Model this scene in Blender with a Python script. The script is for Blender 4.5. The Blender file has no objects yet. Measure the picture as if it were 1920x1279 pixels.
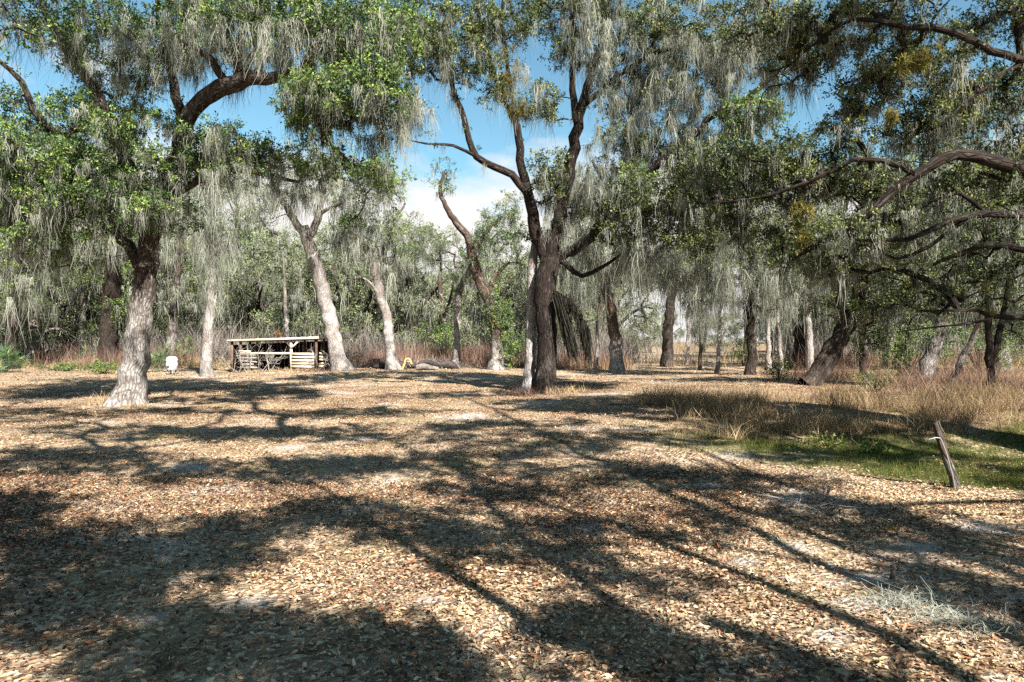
import bpy, math, random
import numpy as np

rng = np.random.default_rng(11)
random.seed(11)
scene = bpy.context.scene
COL = scene.collection

# ------------------------------------------------------------------ camera
CAM_H = 2.2
F = 1280.0      # focal length in pixels of the 1920 px wide photograph
HY = 638.0
cam_d = bpy.data.cameras.new("camera")
cam = bpy.data.objects.new("camera", cam_d)
COL.objects.link(cam)
cam.location = (0, 0, CAM_H)
cam.rotation_euler = (math.radians(90), 0, 0)
cam_d.sensor_width = 36.0
cam_d.lens = 24.0
cam_d.clip_start = 0.1
cam_d.clip_end = 3000
scene.camera = cam

# ------------------------------------------------------------------ light
SUN_EL = math.radians(40)
SUN_AZ = math.radians(150)          # clockwise from +Y: behind the camera, to the right
SX = math.sin(SUN_AZ) * math.cos(SUN_EL)
SY = math.cos(SUN_AZ) * math.cos(SUN_EL)
SZ = math.sin(SUN_EL)
sun_d = bpy.data.lights.new("sun", 'SUN')
sun_d.energy = 5.0
sun_d.angle = math.radians(0.5)
sun_d.color = (1.0, 0.95, 0.89)
sun = bpy.data.objects.new("sun", sun_d)
COL.objects.link(sun)
from mathutils import Vector
sun.rotation_euler = Vector((SX, SY, SZ)).to_track_quat('Z', 'Y').to_euler()
sun.location = (20, -30, 40)

world = bpy.data.worlds.new("World")
scene.world = world
world.use_nodes = True
wn = world.node_tree
wn.nodes.clear()
def WN(t, **kw):
    n = wn.nodes.new(t)
    for k, v in kw.items():
        setattr(n, k, v)
    return n
sky = WN('ShaderNodeTexSky', sky_type='NISHITA', sun_disc=False)
sky.sun_elevation = SUN_EL
sky.sun_rotation = SUN_AZ
sky.air_density = 1.0
sky.dust_density = 0.2
sky.ozone_density = 1.0
tc = WN('ShaderNodeTexCoord')
mp = WN('ShaderNodeMapping')
mp.inputs['Scale'].default_value = (1.0, 1.0, 2.6)
mp.inputs['Location'].default_value = (0.35, 0.1, 0.0)
nz = WN('ShaderNodeTexNoise')
nz.inputs['Scale'].default_value = 3.2
nz.inputs['Detail'].default_value = 7
nz.inputs['Roughness'].default_value = 0.55
sep = WN('ShaderNodeSeparateXYZ')
low = WN('ShaderNodeMapRange')            # cloud bank thickens towards the horizon
low.inputs['From Min'].default_value = 0.10
low.inputs['From Max'].default_value = 0.31
low.inputs['To Min'].default_value = 0.34
low.inputs['To Max'].default_value = -0.10
addn = WN('ShaderNodeMath', operation='ADD')
rmp = WN('ShaderNodeValToRGB')
rmp.color_ramp.elements[0].position = 0.50
rmp.color_ramp.elements[1].position = 0.66
mixc = WN('ShaderNodeMix', data_type='RGBA')
mixc.inputs['B'].default_value = (6.0, 5.8, 5.7, 1)
bg = WN('ShaderNodeBackground')
bg.inputs['Strength'].default_value = 0.05
out = WN('ShaderNodeOutputWorld')
L = wn.links.new
L(tc.outputs['Generated'], mp.inputs['Vector'])
L(mp.outputs['Vector'], nz.inputs['Vector'])
L(tc.outputs['Generated'], sep.inputs[0])
L(sep.outputs['Z'], low.inputs['Value'])
L(nz.outputs['Fac'], addn.inputs[0])
L(low.outputs[0], addn.inputs[1])
L(addn.outputs[0], rmp.inputs['Fac'])
L(rmp.outputs['Color'], mixc.inputs['Factor'])
L(mixc.outputs['Result'], bg.inputs['Color'])
tint = WN('ShaderNodeMix', data_type='RGBA', blend_type='MULTIPLY')
tint.inputs['Factor'].default_value = 1.0
tint.inputs['B'].default_value = (.80, 1.08, 1.0, 1)
L(sky.outputs['Color'], tint.inputs['A']); L(tint.outputs['Result'], mixc.inputs['A'])
L(bg.outputs[0], out.inputs['Surface'])

scene.view_settings.view_transform = 'Standard'
scene.view_settings.look = 'None'
scene.view_settings.exposure = 1.82
scene.view_settings.gamma = 1.0
scene.render.engine = 'CYCLES'
scene.cycles.max_bounces = 5
scene.cycles.diffuse_bounces = 1
scene.cycles.glossy_bounces = 1
scene.cycles.transmission_bounces = 2
scene.cycles.transparent_max_bounces = 4
scene.cycles.use_denoising = False
scene.render.use_persistent_data = False

# ------------------------------------------------------------------ helpers
def at(px, py, D):
    return np.array([(px - 960.0) / F * D, D, CAM_H + (HY - py) / F * D])

def smooth(e0, e1, x):
    t = np.clip((x - e0) / (e1 - e0), 0, 1)
    return t * t * (3 - 2 * t)

_S = np.array([(rng.uniform(-1, 1) * k, rng.uniform(-1, 1) * k, rng.uniform(0, 6.28), a)
               for k, a in [(0.15, .06)] * 4 + [(0.5, .025)] * 6 + [(1.6, .010)] * 8 + [(4, .006)] * 8])
def ditch(x, y):
    """the shallow ditch that crosses the right-hand side"""
    yc = 15.5 - 0.10 * (x - 6) + 0.9 * np.sin(x * 0.35)
    m = smooth(3.0, 8.0, x) * np.exp(-((y - yc) / 1.9) ** 2)
    bank = smooth(2.0, 8.0, x) * np.exp(-((y - yc - 4.6) / 1.7) ** 2)
    return m, bank
def gz(x, y):
    x = np.asarray(x, float); y = np.asarray(y, float)
    z = np.zeros(np.broadcast(x, y).shape)
    for kx, ky, ph, a in _S:
        z = z + a * np.sin(kx * x + ky * y + ph)
    m, b = ditch(x, y)
    return z * smooth(400, 60, np.hypot(x, y)) - 0.50 * m + 0.22 * b

def mesh_np(name, V, Q, attrs=None, smooth_shade=True, tris=None):
    me = bpy.data.meshes.new(name)
    V = np.asarray(V, np.float32)
    Q = np.asarray(Q, np.int32).reshape(-1, 4)
    me.vertices.add(len(V)); me.vertices.foreach_set('co', V.ravel())
    me.loops.add(Q.size); me.loops.foreach_set('vertex_index', Q.ravel())
    me.polygons.add(len(Q))
    me.polygons.foreach_set('loop_start', np.arange(0, Q.size, 4, dtype=np.int32))
    me.polygons.foreach_set('loop_total', np.full(len(Q), 4, np.int32))
    if smooth_shade:
        me.polygons.foreach_set('use_smooth', np.ones(len(Q), bool))
    for k, a in (attrs or {}).items():
        at_ = me.attributes.new(k, 'FLOAT', 'POINT')
        at_.data.foreach_set('value', np.asarray(a, np.float32))
    me.update(calc_edges=True)
    return me

def obj(name, me, m, parent=None, **props):
    o = bpy.data.objects.new(name, me)
    COL.objects.link(o)
    if m is not None and me is not None:
        me.materials.append(m)
    if parent is not None:
        o.parent = parent
    for k, v in props.items():
        o[k] = v
    return o

def thing(name, label, cat, loc=(0, 0, 0), group=None, rz=0.0):
    o = bpy.data.objects.new(name, None)
    o.empty_display_size = 0.3
    COL.objects.link(o)
    o.location = loc
    o.rotation_euler = (0, 0, rz)
    o['label'] = label; o['category'] = cat
    if group: o['group'] = group
    return o

def tag(o, label, cat, group=None):
    o['label'] = label; o['category'] = cat
    if group: o['group'] = group
    return o

def dup(root, loc, rz=0.0, scale=1.0, label=None, group=None):
    r = root.copy(); COL.objects.link(r)
    r.location = loc; r.rotation_euler = (0, 0, rz); r.scale = (scale, scale, scale)
    if label: r['label'] = label
    if group: r['group'] = group
    for ch in list(root.children):
        c = ch.copy(); COL.objects.link(c); c.parent = r
        for g in list(ch.children):
            d = g.copy(); COL.objects.link(d); d.parent = c
    return r

class Geo:
    """collects quads"""
    def __init__(s): s.V = []; s.Q = []; s.A = []; s.T = []; s.n = 0
    def add(s, V, Q, a=None, b=None):
        T = None
        if isinstance(a, np.ndarray) and a.ndim == 2: T = a; a = b
        V = np.asarray(V, float).reshape(-1, 3); Q = np.asarray(Q, int).reshape(-1, 4)
        s.V.append(V); s.Q.append(Q + s.n); s.n += len(V)
        s.A.append(np.zeros(len(V)) if a is None else np.broadcast_to(np.asarray(a, float), (len(V),)))
        s.T.append(T)
    def mesh(s, name, off=None, smooth_shade=True):
        V = np.concatenate(s.V); Q = np.concatenate(s.Q); A = np.concatenate(s.A)
        if off is not None: V = V - np.asarray(off)
        me = mesh_np(name, V, Q, {'v': A}, smooth_shade)
        if any(T is not None for T in s.T):
            T = np.concatenate([T if T is not None else v for T, v in zip(s.T, s.V)])
            at_ = me.attributes.new('bark_coord', 'FLOAT_VECTOR', 'POINT'); at_.data.foreach_set('vector', T.astype(np.float32).ravel())
        return me
    def box(s, c, size, R=None, a=0.5):
        h = np.array(size) / 2.0
        V = np.array([[x, y, z] for x in (-1, 1) for y in (-1, 1) for z in (-1, 1)]) * h
        if R is not None: V = V @ np.asarray(R).T
        Q = [[0, 1, 3, 2], [4, 6, 7, 5], [0, 4, 5, 1], [2, 3, 7, 6], [0, 2, 6, 4], [1, 5, 7, 3]]
        s.add(V + np.array(c), Q, a)
    def beam(s, p, q, w, d, a=0.5, jit=0.0):
        p = np.array(p, float); q = np.array(q, float)
        T = q - p; Ln = np.linalg.norm(T); T /= Ln
        ref = np.array([0, 1., 0]) if abs(T[1]) < 0.8 else np.array([0, 0, 1.])
        X = np.cross(ref, T); X /= np.linalg.norm(X); Y = np.cross(T, X)
        R = np.stack([X, Y, T], 1)
        s.box((p + q) / 2 + rng.normal(0, jit, 3), (w, d, Ln), R, a)

def rot(ax, ang):
    c, s = math.cos(ang), math.sin(ang)
    if ax == 'x': return np.array([[1, 0, 0], [0, c, -s], [0, s, c]])
    if ax == 'y': return np.array([[c, 0, s], [0, 1, 0], [-s, 0, c]])
    return np.array([[c, -s, 0], [s, c, 0], [0, 0, 1]])

def unit(v):
    return v / np.maximum(np.linalg.norm(v, axis=-1, keepdims=True), 1e-9)

def tube(P, r, k, lump=0.0, flare=0.0, cap=True):
    """a tapered tube along P; lump roughens it, flare adds root buttresses at the start"""
    P = np.asarray(P, float); r = np.asarray(r, float); n = len(P)
    T = unit(np.gradient(P, axis=0))
    mean = unit(P[-1] - P[0])
    ref = np.eye(3)[np.argmin(np.abs(mean))]
    N = unit(np.cross(T, ref)); B = np.cross(T, N)
    th = np.linspace(0, 2 * math.pi, k, endpoint=False)
    s = np.concatenate([[0], np.cumsum(np.linalg.norm(np.diff(P, axis=0), axis=1))])
    rr = np.repeat(r[:, None], k, 1)
    if lump > 0:
        ph = rng.uniform(0, 6.28, 6)
        rr = rr * (1 + lump * (np.sin(2 * th + ph[0] + s[:, None] * .5) + .7 * np.sin(3 * th + ph[1] - s[:, None] * .8)
                   + .5 * np.sin(5 * th + ph[2] + s[:, None] * .6) + .4 * np.sin(8 * th + ph[3]) * np.sin(s[:, None] * 2.2 + ph[4])
                   + .5 * np.sin(s[:, None] * 1.7 + ph[5])))
    if flare > 0:
        ph = rng.uniform(0, 6.28)
        fl = np.exp(-s / 0.42)[:, None]
        rr = rr * (1 + flare * fl * (0.65 + 0.5 * np.sin(4 * th + ph) + 0.3 * np.sin(7 * th + 2 * ph)))
    V = P[:, None, :] + rr[..., None] * (np.cos(th)[None, :, None] * N[:, None, :] + np.sin(th)[None, :, None] * B[:, None, :])
    idx = np.arange(n * k).reshape(n, k)
    a = idx[:-1]; b = np.roll(idx, -1, 1)[:-1]; c = np.roll(idx, -1, 1)[1:]; d = idx[1:]
    Q = np.stack([a, b, c, d], -1).reshape(-1, 4)
    V = V.reshape(-1, 3)
    rm = max(float(np.median(r)), .03); o3 = rng.uniform(0, 40)
    Tc = np.stack([np.broadcast_to(np.cos(th) * rm, (n, k)) + o3, np.broadcast_to(np.sin(th) * rm, (n, k)), np.repeat(s[:, None], k, 1)], -1).reshape(-1, 3)
    if cap:
        Tc = np.vstack([Tc, Tc[-1]])
        V = np.vstack([V, P[-1]])
        top = idx[-1]; m = len(V) - 1
        cq = np.array([[top[i], top[(i + 1) % k], top[(i + 2) % k], m] for i in range(0, k - 1, 2)])
        Q = np.vstack([Q, cq])
    return V, Q, Tc

def spline(pts, step):
    """Catmull-Rom through rows of (x, y, z, r)"""
    P = np.asarray(pts, float)
    P = np.vstack([2 * P[0] - P[1], P, 2 * P[-1] - P[-2]])
    out_ = []
    for i in range(1, len(P) - 2):
        d = np.linalg.norm(P[i + 1, :3] - P[i, :3])
        m = max(2, int(d / step))
        t = np.linspace(0, 1, m, endpoint=False)[:, None]
        a, b, c, e = P[i - 1], P[i], P[i + 1], P[i + 2]
        out_.append(0.5 * (2 * b + (c - a) * t + (2 * a - 5 * b + 4 * c - e) * t ** 2 + (3 * b - a - 3 * c + e) * t ** 3))
    out_.append(P[-2][None])
    O = np.vstack(out_)
    O[:, 3] = np.maximum(O[:, 3], 0.012)
    return O

def ribbons(P0, D0, Ln, W, seg=3, bend=None, wob=0.0, taper=0.85, v=None):
    """many thin ribbons at once -> V, Q, attribute"""
    n = len(P0)
    t = np.linspace(0, 1, seg + 1)
    P = P0[:, None, :] + D0[:, None, :] * (Ln[:, None] * t)[..., None]
    if bend is not None:
        P = P + bend[:, None, :] * (Ln[:, None] * t ** 2)[..., None]
    if wob > 0:
        w = np.cumsum(rng.normal(0, wob, (n, seg + 1, 3)), 1); w[:, 0] = 0
        P = P + w * (Ln[:, None, None])
    ang = rng.uniform(0, math.pi, n)
    S = np.stack([np.cos(ang), np.sin(ang), np.zeros(n)], -1)
    wd = W[:, None] * (1 - taper * t)[None, :]
    Lf = P - S[:, None, :] * wd[..., None] / 2
    Rt = P + S[:, None, :] * wd[..., None] / 2
    V = np.stack([Lf, Rt], 2).reshape(-1, 3)
    base = (np.arange(n) * (seg + 1) * 2)[:, None]
    j = np.arange(seg)[None, :] * 2
    a = base + j
    Q = np.stack([a, a + 1, a + 3, a + 2], -1).reshape(-1, 4)
    A = np.repeat(rng.random(n) if v is None else v, (seg + 1) * 2)
    return V, Q, A

def leaves(C, R, m, Ln, Wf=0.45, up=0.35, flat=0.8, v=None):
    """m small leaves set along twiglets round each centre"""
    n = len(C)
    tw = 5
    td = unit(rng.normal(0, 1, (n, tw, 3)) + np.array([0, 0, 0.25]))
    ti = rng.integers(0, tw, (n, m))
    dirs = td[np.arange(n)[:, None], ti]
    t = rng.random((n, m)) ** 0.6
    R = np.broadcast_to(R, (n,))
    P = C[:, None, :] + dirs * (t * R[:, None])[..., None] * np.array([1, 1, flat])
    P = P + rng.normal(0, 0.10, (n, m, 3)) * R[:, None, None]
    ax = unit(dirs * 0.6 + rng.normal(0, 0.7, (n, m, 3)) + np.array([0, 0, -0.1]))
    nr = unit(rng.normal(0, 1, (n, m, 3)) + np.array([0, 0, up * 2.2]))
    sd = unit(np.cross(ax, nr)); nr = np.cross(sd, ax)
    Lf = Ln * rng.uniform(0.6, 1.25, (n, m, 1))
    b = P; tip = P + ax * Lf
    mid = P + ax * Lf * 0.5 + nr * Lf * 0.06
    l = mid - sd * Lf * Wf / 2; r = mid + sd * Lf * Wf / 2
    V = np.stack([b, l, tip, r], 2).reshape(-1, 3)
    Q = np.arange(n * m * 4).reshape(-1, 4)
    cv = rng.random((n, 1)) * 0.6 + rng.random((n, m)) * 0.4
    if v is not None: cv = cv * 0.5 + np.broadcast_to(v, (n,))[:, None] * 0.5
    return V, Q, np.repeat(cv.ravel(), 4)

def moss(C, n_str, Ln, spread, W, v=None):
    """beards of hanging moss: each centre carries clumps of long tapering strands"""
    n = len(C)
    off = rng.normal(0, 1, (n, n_str, 3)) * spread[:, None, None] * np.array([1, 1, .35])
    P0 = (C[:, None, :] + off).reshape(-1, 3)
    ll = (Ln[:, None] * np.exp(-np.abs(off[..., 0] / spread[:, None]) * .5) * rng.uniform(0.25, 1.1, (n, n_str))).ravel()
    conv = (-off * np.array([1, 1, 0]) * 0.55).reshape(-1, 3) / np.maximum(ll, .2)[:, None]
    D0 = np.tile([0, 0, -1.0], (len(P0), 1)) + rng.normal(0, .13, (len(P0), 3))
    vv = np.repeat(rng.random(n) * .6, n_str) + rng.random(n * n_str) * .4
    return ribbons(P0, D0, ll, np.full(len(P0), W) * rng.uniform(.6, 1.5, len(P0)), 4, conv * 0.9, 0.055, 0.7, vv)

# ------------------------------------------------------------------ materials
class Mt:
    def __init__(s, name, rough=0.85, spec=0.2):
        s.m = bpy.data.materials.new(name); s.m.use_nodes = True
        s.t = s.m.node_tree; s.N = s.t.nodes; s.b = s.N['Principled BSDF']
        s.b.inputs['Roughness'].default_value = rough
        s.b.inputs['Specular IOR Level'].default_value = spec
        s.o = s.N['Material Output']
    def n(s, t, ins=None, **kw):
        x = s.N.new(t)
        for k, v in kw.items(): setattr(x, k, v)
        for k, v in (ins or {}).items():
            if isinstance(v, bpy.types.NodeSocket): s.t.links.new(v, x.inputs[k])
            else: x.inputs[k].default_value = v
        return x
    def link(s, a, b): s.t.links.new(a, b)
    def ramp(s, fac, stops):
        r = s.n('ShaderNodeValToRGB')
        e = r.color_ramp.elements
        while len(e) < len(stops): e.new(0.5)
        for i, (p, c) in enumerate(stops):
            e[i].position = p; e[i].color = (*c, 1)
        s.link(fac, r.inputs['Fac'])
        return r.outputs['Color']
    def mix(s, f, a, b, bt='MIX'):
        x = s.n('ShaderNodeMix', data_type='RGBA', blend_type=bt)
        for k, v in (('Factor', f), ('A', a), ('B', b)):
            if isinstance(v, bpy.types.NodeSocket): s.link(v, x.inputs[k])
            else: x.inputs[k].default_value = v if k == 'Factor' else (*v, 1)
        return x.outputs['Result']
    def math(s, op, a, b=0.0):
        x = s.n('ShaderNodeMath', operation=op)
        for i, v in enumerate((a, b)):
            if isinstance(v, bpy.types.NodeSocket): s.link(v, x.inputs[i])
            else: x.inputs[i].default_value = v
        return x.outputs[0]
    def noise(s, scale, det=4, vec=None, rough=.6):
        x = s.n('ShaderNodeTexNoise', {'Scale': scale, 'Detail': det, 'Roughness': rough})
        if vec is not None: s.link(vec, x.inputs['Vector'])
        return x.outputs['Fac']
    def attr(s, a='v'):
        return s.n('ShaderNodeAttribute', attribute_name=a).outputs['Fac']
    def thin(s, col, tr=0.45, gloss=0.0):
        """a thin leaf: diffuse plus light passing through"""
        d = s.n('ShaderNodeBsdfDiffuse', {'Color': col})
        t = s.n('ShaderNodeBsdfTranslucent', {'Color': col})
        mx = s.n('ShaderNodeMixShader', {0: tr}); s.link(d.outputs[0], mx.inputs[1]); s.link(t.outputs[0], mx.inputs[2])
        outp = mx.outputs[0]
        if gloss > 0:
            g = s.n('ShaderNodeBsdfGlossy', {'Color': (1, 1, 1, 1), 'Roughness': 0.6})
            m2 = s.n('ShaderNodeMixShader', {0: gloss}); s.link(outp, m2.inputs[1]); s.link(g.outputs[0], m2.inputs[2])
            outp = m2.outputs[0]
        s.link(outp, s.o.inputs['Surface'])
        s.N.remove(s.b)
        return s.m

def leaf_mat(name, stops, tr=0.4, gloss=0.05):
    k = Mt(name)
    return k.thin(k.ramp(k.attr(), stops), tr, gloss * .5)

M = {}
M['leaf'] = leaf_mat('oak_leaf', [(0, (.010, .024, .008)), (.3, (.03, .062, .016)), (.58, (.085, .145, .03)), (.85, (.22, .31, .06)), (1, (.36, .38, .10))], .22)  # near-black to bright stops put canopy shade and sunlight into the leaf colour
M['leaf_olive'] = leaf_mat('olive_oak_leaf', [(0, (.012, .02, .007)), (.35, (.034, .052, .014)), (.65, (.10, .13, .032)), (1, (.30, .29, .08))], .22)  # near-black stops again paint crown shade into the leaves
M['leaf_bright'] = leaf_mat('bright_oak_leaf', [(0, (.025, .05, .012)), (.5, (.10, .16, .035)), (1, (.28, .34, .08))], .28)
M['leaf_grey'] = leaf_mat('grey_green_leaf', [(0, (.06, .08, .035)), (.35, (.14, .18, .08)), (.7, (.25, .29, .14)), (1, (.40, .38, .21))])
M['moss'] = leaf_mat('hanging_moss', [(0, (.05, .052, .038)), (.3, (.17, .175, .135)), (.62, (.31, .32, .26)), (1, (.52, .52, .43))], 0.4, 0)
M['moss_dark'] = leaf_mat('dark_hanging_moss', [(0, (.015, .015, .012)), (1, (.05, .045, .035))], 0.1, 0)
M['dry'] = leaf_mat('dry_grass', [(0, (.16, .09, .05)), (.3, (.28, .18, .09)), (.6, (.42, .31, .17)), (1, (.62, .52, .32))], 0.3, 0)
M['dry_brown'] = leaf_mat('dry_brown_grass', [(0, (.09, .055, .03)), (.35, (.19, .13, .07)), (.7, (.34, .25, .14)), (1, (.56, .45, .28))], 0.2, 0)
M['red_weed'] = leaf_mat('russet_weeds', [(0, (.10, .06, .045)), (.5, (.21, .13, .095)), (1, (.36, .25, .19))], 0.25, 0)
M['grey_twig'] = leaf_mat('grey_twigs', [(0, (.07, .06, .05)), (.5, (.17, .145, .125)), (1, (.36, .33, .29))], 0.1, 0)
M['green_grass'] = leaf_mat('green_grass', [(0, (.03, .05, .012)), (.5, (.095, .12, .028)), (.8, (.21, .21, .065)), (1, (.38, .32, .14))], 0.4, 0)
M['palm'] = leaf_mat('palmetto_frond', [(0, (.03, .07, .025)), (.6, (.07, .15, .05)), (1, (.22, .28, .10))], 0.3, 0.08)
M['air_plant'] = leaf_mat('yellow_air_plant', [(0, (.05, .05, .015)), (.5, (.17, .155, .035)), (1, (.34, .28, .09))], 0.35, 0)
M['litter'] = leaf_mat('fallen_leaf', [(0, (.035, .017, .010)), (.28, (.11, .058, .032)), (.5, (.25, .155, .092)), (.72, (.45, .31, .17)), (.92, (.74, .58, .38)), (.96, (.40, .13, .05)), (1, (.55, .20, .08))], 0.12, 0.04)

def bark(name, dark, mid, pale, lichen_h=4.0, lichen=0.6):
    k = Mt(name, 0.92, 0.1)
    geo = k.n('ShaderNodeNewGeometry')
    mp_ = k.n('ShaderNodeMapping', {'Scale': (1, 1, 0.22)}); bc = k.n('ShaderNodeAttribute', attribute_name='bark_coord').outputs['Vector']; k.link(bc, mp_.inputs['Vector'])
    fis = k.noise(13, 6, mp_.outputs[0], .7)
    vor = k.n('ShaderNodeTexVoronoi', {'Scale': 13.0}, feature='DISTANCE_TO_EDGE'); k.link(mp_.outputs[0], vor.inputs['Vector'])
    crack = k.ramp(vor.outputs['Distance'], [(0, (0, 0, 0)), (.16, (1, 1, 1))])
    col = k.ramp(fis, [(.30, dark), (.55, mid), (.75, pale)])
    blot = k.noise(1.3, 5, geo.outputs['Position'], .65)
    fine = k.noise(14, 6, geo.outputs['Position'], .8)
    sepn = k.n('ShaderNodeSeparateXYZ'); k.link(geo.outputs['Position'], sepn.inputs[0])
    hh = k.n('ShaderNodeMapRange', {'From Min': lichen_h * .45, 'From Max': lichen_h, 'To Min': lichen, 'To Max': -.12}); k.link(sepn.outputs['Z'], hh.inputs['Value'])
    f = k.math('ADD', hh.outputs[0], k.math('MULTIPLY', k.math('SUBTRACT', k.math('ADD', blot, k.math('MULTIPLY', fine, .9)), .95), 2.4))
    f = k.ramp(f, [(.10, (0, 0, 0)), (.80, (.92, .92, .92))])
    col = k.mix(f, col, pale)
    warm = k.ramp(k.noise(3.1, 3, geo.outputs['Position']), [(.42, (0, 0, 0)), (.62, (1, 1, 1))])
    col = k.mix(k.math('MULTIPLY', warm, .45), col, (mid[0] * 1.1, mid[1] * .82, mid[2] * .65))
    col = k.mix(k.math('MULTIPLY', k.math('SUBTRACT', 1.0, crack), .55), col, dark)
    k.link(col, k.b.inputs['Base Color'])
    hgt = k.math('ADD', k.math('MULTIPLY', fis, .6), k.math('MULTIPLY', crack, .5))
    bp = k.n('ShaderNodeBump', {'Strength': .9, 'Distance': .05}); k.link(hgt, bp.inputs['Height'])
    k.link(bp.outputs[0], k.b.inputs['Normal'])
    return k.m
M['bark'] = bark('oak_bark', (.018, .013, .010), (.055, .043, .034), (.26, .24, .22), 3.0, .45)
M['bark_shaded'] = bark('shaded_oak_bark', (.009, .007, .006), (.030, .024, .020), (.15, .135, .125), 3.0, .12)  # darkened so that canopy shade on trunk and limbs sits in the bark colour
M['bark_pale'] = bark('pale_lichen_bark', (.10, .085, .075), (.17, .15, .13), (.45, .435, .41), 9.0, .52)
M['bark_left'] = bark('speckled_lichen_bark', (.018, .013, .011), (.07, .056, .046), (.34, .32, .295), 4.8, .66)
M['bark_dark'] = bark('dark_bark', (.012, .009, .007), (.038, .03, .025), (.15, .135, .12), 2.5, .05)
M['bark_post'] = bark('weathered_post_wood', (.02, .016, .013), (.09, .078, .065), (.24, .225, .20), 1.2, .1)
M['bark_red'] = bark('red_brown_bark', (.022, .016, .012), (.085, .060, .045), (.40, .385, .36), 2.8, .7)

def wood(name, a, b):
    k = Mt(name, .85, .15)
    tcx = k.n('ShaderNodeTexCoord')
    f = k.noise(5, 5, tcx.outputs['Object'])
    v = k.attr()
    c = k.ramp(k.math('ADD', k.math('MULTIPLY', f, .7), k.math('MULTIPLY', v, .4)), [(.3, a), (.8, b)])
    k.link(c, k.b.inputs['Base Color'])
    bp = k.n('ShaderNodeBump', {'Strength': .4, 'Distance': .02}); k.link(f, bp.inputs['Height']); k.link(bp.outputs[0], k.b.inputs['Normal'])
    return k.m
M['wood_pale'] = wood('sun_bleached_board', (.42, .34, .23), (.76, .66, .52))
M['wood_brown'] = wood('weathered_brown_board', (.05, .03, .02), (.16, .10, .07))
M['wood_shaded'] = wood('shaded_back_board', (.008, .006, .006), (.03, .02, .018))  # near-black board colour stands in for the dark of the shed interior
M['wood_grey'] = wood('grey_weathered_wood', (.14, .12, .10), (.40, .37, .33))
k = Mt('roof_sheet', .5, .4); k.b.inputs['Metallic'].default_value = .4
k.link(k.ramp(k.noise(3, 4), [(.3, (.30, .27, .25)), (.7, (.62, .60, .58))]), k.b.inputs['Base Color']); M['roof'] = k.m
k = Mt('white_plastic', .5, .4)
k.link(k.ramp(k.noise(4, 3), [(.3, (.30, .33, .40)), (.7, (.58, .60, .66))]), k.b.inputs['Base Color']); M['plastic'] = k.m
k = Mt('yellow_paint', .5, .4)
k.link(k.ramp(k.noise(6, 3), [(.3, (.50, .34, .10)), (.7, (.70, .52, .22))]), k.b.inputs['Base Color']); M['yellow'] = k.m
k = Mt('charred_wood', .9, .1)
k.link(k.ramp(k.noise(5, 4), [(.3, (.012, .01, .01)), (.7, (.09, .075, .07))]), k.b.inputs['Base Color']); M['char'] = k.m
k = Mt('galvanised_pipe', .4, .5); k.b.inputs['Metallic'].default_value = .5
k.b.inputs['Base Color'].default_value = (.30, .30, .28, 1); M['metal'] = k.m
k = Mt('pale_sand', .95, .1)
geo = k.n('ShaderNodeNewGeometry')
k.link(k.ramp(k.noise(7, 6, geo.outputs['Position']), [(.3, (.13, .11, .10)), (.5, (.26, .24, .23)), (.75, (.40, .38, .36))]), k.b.inputs['Base Color'])
bp = k.n('ShaderNodeBump', {'Strength': .8, 'Distance': .03}); k.link(k.noise(30, 4, geo.outputs['Position']), bp.inputs['Height']); k.link(bp.outputs[0], k.b.inputs['Normal'])
M['sand'] = k.m

# ------------------------------------------------------------------ ground
def patch_field(x, y, seed, scale):
    r = np.random.default_rng(seed); z = 0
    for i in range(10):
        kk = scale * r.uniform(.5, 2); a = r.uniform(0, 6.28)
        z = z + np.sin(kk * math.cos(a) * x + kk * math.sin(a) * y + r.uniform(0, 6.28)) / 3.2
    return z
def green_mask(x, y):
    m, b = ditch(x, y)
    g = smooth(2.0, 5.5, x + .35 * patch_field(x, y, 5, 1.2)) * smooth(-.6, .9, y - np.maximum(12.9 - 1.05 * (x - 3.9), 8.6) + .6 * patch_field(x, y, 6, 1.0)) * smooth(19.5, 15.5, y) * (.6 + .4 * smooth(-.5, .4, patch_field(x, y, 61, 1.5)))
    return np.clip(g, 0, 1)
def dry_mask(x, y):
    """the rank dry grass along the right and at the foot of the wood"""
    a = smooth(3.0, 5.0, x - .10 * (y - 20) + .6 * patch_field(x, y, 7, .8)) * smooth(15.8, 17.5, y + .5 * patch_field(x, y, 8, .9)) * smooth(26.5, 23, y + .15 * x - 1.0)
    b = smooth(57, 60, y + 1.5 * patch_field(x, y, 9, .3) - .12 * np.abs(x - 5)) * (1 - smooth(.15, .18, x / np.maximum(y, 1)) * smooth(.43, .38, x / np.maximum(y, 1)) * .9)
    c = smooth(10, 15, x - .15 * y) * smooth(20, 24, y)
    return np.clip(np.maximum(a, np.maximum(b * .8, c)), 0, 1)

sands = [(470, 1105, .34), (1555, 1068, .22), (1640, 1060, .34), (1395, 1030, .26), (1620, 1110, .40), (1880, 1245, .16), (1560, 1165, .26), (1380, 853, .6), (1490, 918, .5), (200, 785, .7), (540, 823, .6), (365, 855, .6), (1845, 980, .5), (290, 1140, .2), (810, 1090, .2), (1330, 895, .4), (1720, 1010, .4), (1500, 1000, .3), (1130, 745, 1.2), (900, 712, 2.0), (1250, 722, 1.6), (640, 730, 1.4), (1040, 700, 2.5)]
def sand_mask(x, y):
    m = np.zeros(np.broadcast(x, y).shape)
    for px_, py_, r_ in sands:
        D = 2816 / (py_ - 638); cx_ = (px_ - 960) / F * D
        m = np.maximum(m, np.exp(-(((x - cx_) ** 2 + ((y - D) / .8) ** 2) / r_ ** 2) ** 1.0))
    return m
def axis(lim, n, k):
    t = np.linspace(-1, 1, n); return np.sinh(t * k) / math.sinh(k) * lim
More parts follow.
